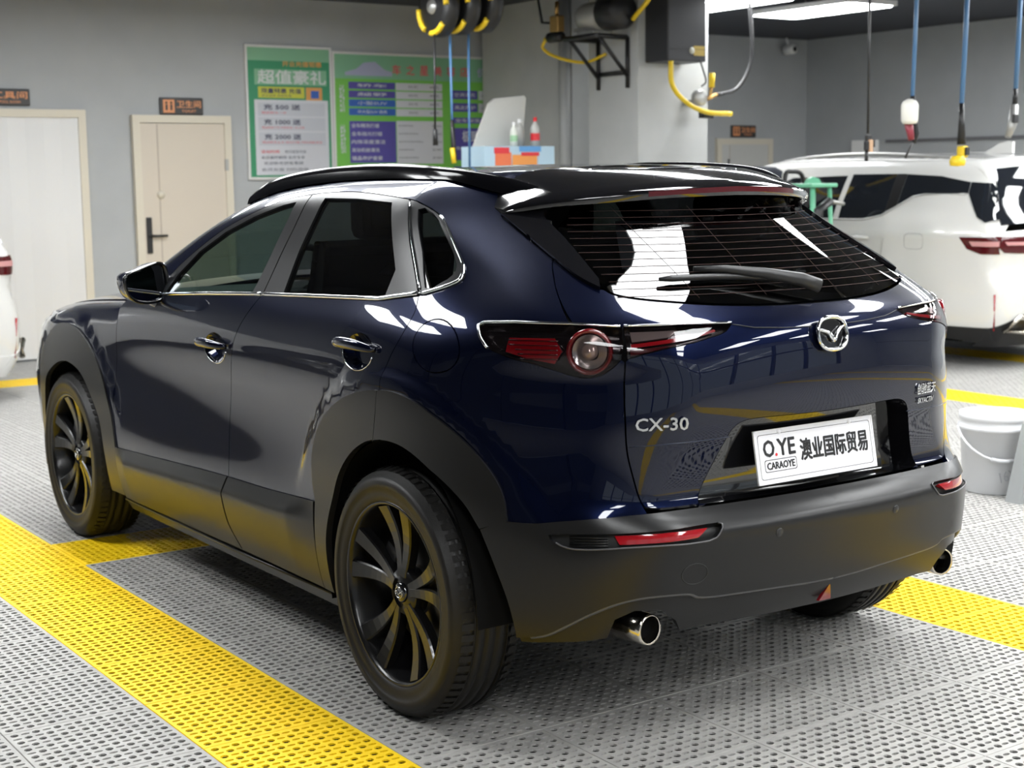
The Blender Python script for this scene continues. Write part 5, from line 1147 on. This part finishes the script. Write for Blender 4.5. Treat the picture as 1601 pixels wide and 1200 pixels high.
# ================================================================ trolley, cloth, stool behind the car roof
tr = tag(empty('tool_trolley', (5.48, 5.25, 0)), 'black tube-framed trolley behind the car, its handle showing above the spoiler', 'trolley')
for x in (-.36, .36):
    for y in (-.2, .2): MB().tube([(x, y, .0), (x, y, 1.30)], .02, 6).build('trolley_leg', BLK, tr)
for z in (.3, .85, 1.28): MB().box(-.36, .36, -.2, .2, z, z+.025).build('trolley_shelf', BLK, tr)
MB().tube(cr([(.14, -.2, 1.30), (.15, -.2, 1.46), (.22, -.2, 1.48), (.32, -.2, 1.46), (.37, -.2, 1.34), (.38, -.2, 1.2)], 4), .018, 8).build('trolley_handle', BLK, tr)
cv = []; nx, ny = 14, 6
for i in range(nx):
    for j in range(ny):
        x = -.40+.48*i/(nx-1); y = -.24+.4*j/(ny-1); cv.append((5.48+x, 5.25+y, 1.50+.018*math.sin(9*x+3*y)+.012*math.sin(21*x)-.03*max(0, abs(j-2.5)-1.5)))
cl = MB().add(cv, [(i*ny+j, i*ny+ny+j, i*ny+ny+j+1, i*ny+j+1) for i in range(nx-1) for j in range(ny-1)], True).build('dark_cloth', mat('dark_blue_cloth', (.018, .022, .035), .9)); tag(cl, 'dark blue cloth draped on the trolley behind the roof', 'cloth')
sm_ = cl.modifiers.new('thick', 'SOLIDIFY'); sm_.thickness = .11; sm_.offset = -1
tag(MB().tube(cr([(5.12, 5.2, 1.50), (5.16, 5.2, 1.53), (5.17, 5.2, 1.58)], 3), .01, 6).build('cable_end', BLK), 'short black cable end sticking up from the dark cloth', 'cable')
sg = tag(empty('green_stool', (5.47, 4.60, .625)), 'pale green plastic stool standing on the black cart', 'stool')
GRN = mat('mint_plastic', (.13, .42, .26), .4)
MB().box(-.14, .14, -.12, .12, .735, .765, .008).build('seat', GRN, sg); MB().prism([(-.09, .765), (.07, .765), (.04, .80), (-.02, .815), (-.06, .80)], .03, 'xz', -.02).build('grip', GRN, sg)
for x, y in ((-.1, -.09), (.1, -.09), (-.1, .09), (.1, .09)): MB().tube([(x*.9, y*.9, .74), (x*1.15, y*1.15, .0)], .022, 4).build('leg', GRN, sg)
ct = tag(empty('black_cart', (5.42, 4.55, 0)), 'black cart standing beside the white SUV under the green stool', 'cart')
MB().box(-.22, .22, -.2, .2, .12, .62, .02).build('cart_body', BLK, ct); MB().tube([(-.20, -.21, .62), (-.20, -.25, 1.20), (-.08, -.25, 1.26)], .035, 8).build('cart_post', BLK, ct); MB().tube([(-.08, -.25, 1.26), (.06, -.25, 1.24)], .015, 6).build('cart_grip', METG, ct)
for x in (-.16, .16):
    for y in (-.14, .14): MB().lathe([(.0, -.015), (.06, -.015), (.06, .015), (0, .015)], (x, y, .06), 'x', 14).build('cart_wheel', RUBBER, ct)
# ================================================================ bucket and wedge
bu = tag(empty('bucket', (2.87, .90, 0)), 'white plastic bucket with handle and faded writing on the floor', 'bucket')
MB().lathe([(0, .006), (.135, .006), (.140, .0), (.144, .004), (.160, .29), (.172, .292), (.172, .312), (.162, .314), (.163, .335), (.168, .337), (.168, .365), (.160, .365), (.158, .34), (.140, .02), (0, .02)], n=48).build('bucket_body', mat('white_bucket', (.68, .69, .71), .35), bu)
bh = [(-.176, 0, .30)]+[(-.176*math.cos(a), -.176*math.sin(a)*1.0-.004, .30-.135*math.sin(a)) for a in np.linspace(.12, PI-.12, 17)]+[(.176, 0, .30)]
bhM = Matrix.Rotation(math.radians(-38), 4, 'Z')
MB().tube(bh, .0055, 8).xf(bhM).build('bucket_handle', mat('white_bucket', (.68, .69, .71), .35), bu)
MB().tube(bh[7:11], .010, 8).xf(bhM).build('handle_grip', mat('grip_grey', (.55, .56, .58), .4), bu)
text('bucket_writing', '16X12', .08, Matrix.Rotation(math.radians(-28), 4, 'Z') @ frame((0.02, -.1495, .10), (1, 0, .25), (0, -.06, 1)), mat('faded_ink', (.42, .43, .46), .6), bu, .0005, 0, width=.13, height=.05)
wd = tag(MB().prism([(2.685, 0.), (2.90, 0.), (2.86, .335), (2.79, .345)], .08, 'xz', .62).build('wheel_wedge', mat('grey_wedge', (.27, .28, .28), .5)), 'grey tapered plastic post standing in front of the bucket at the right edge', 'post')
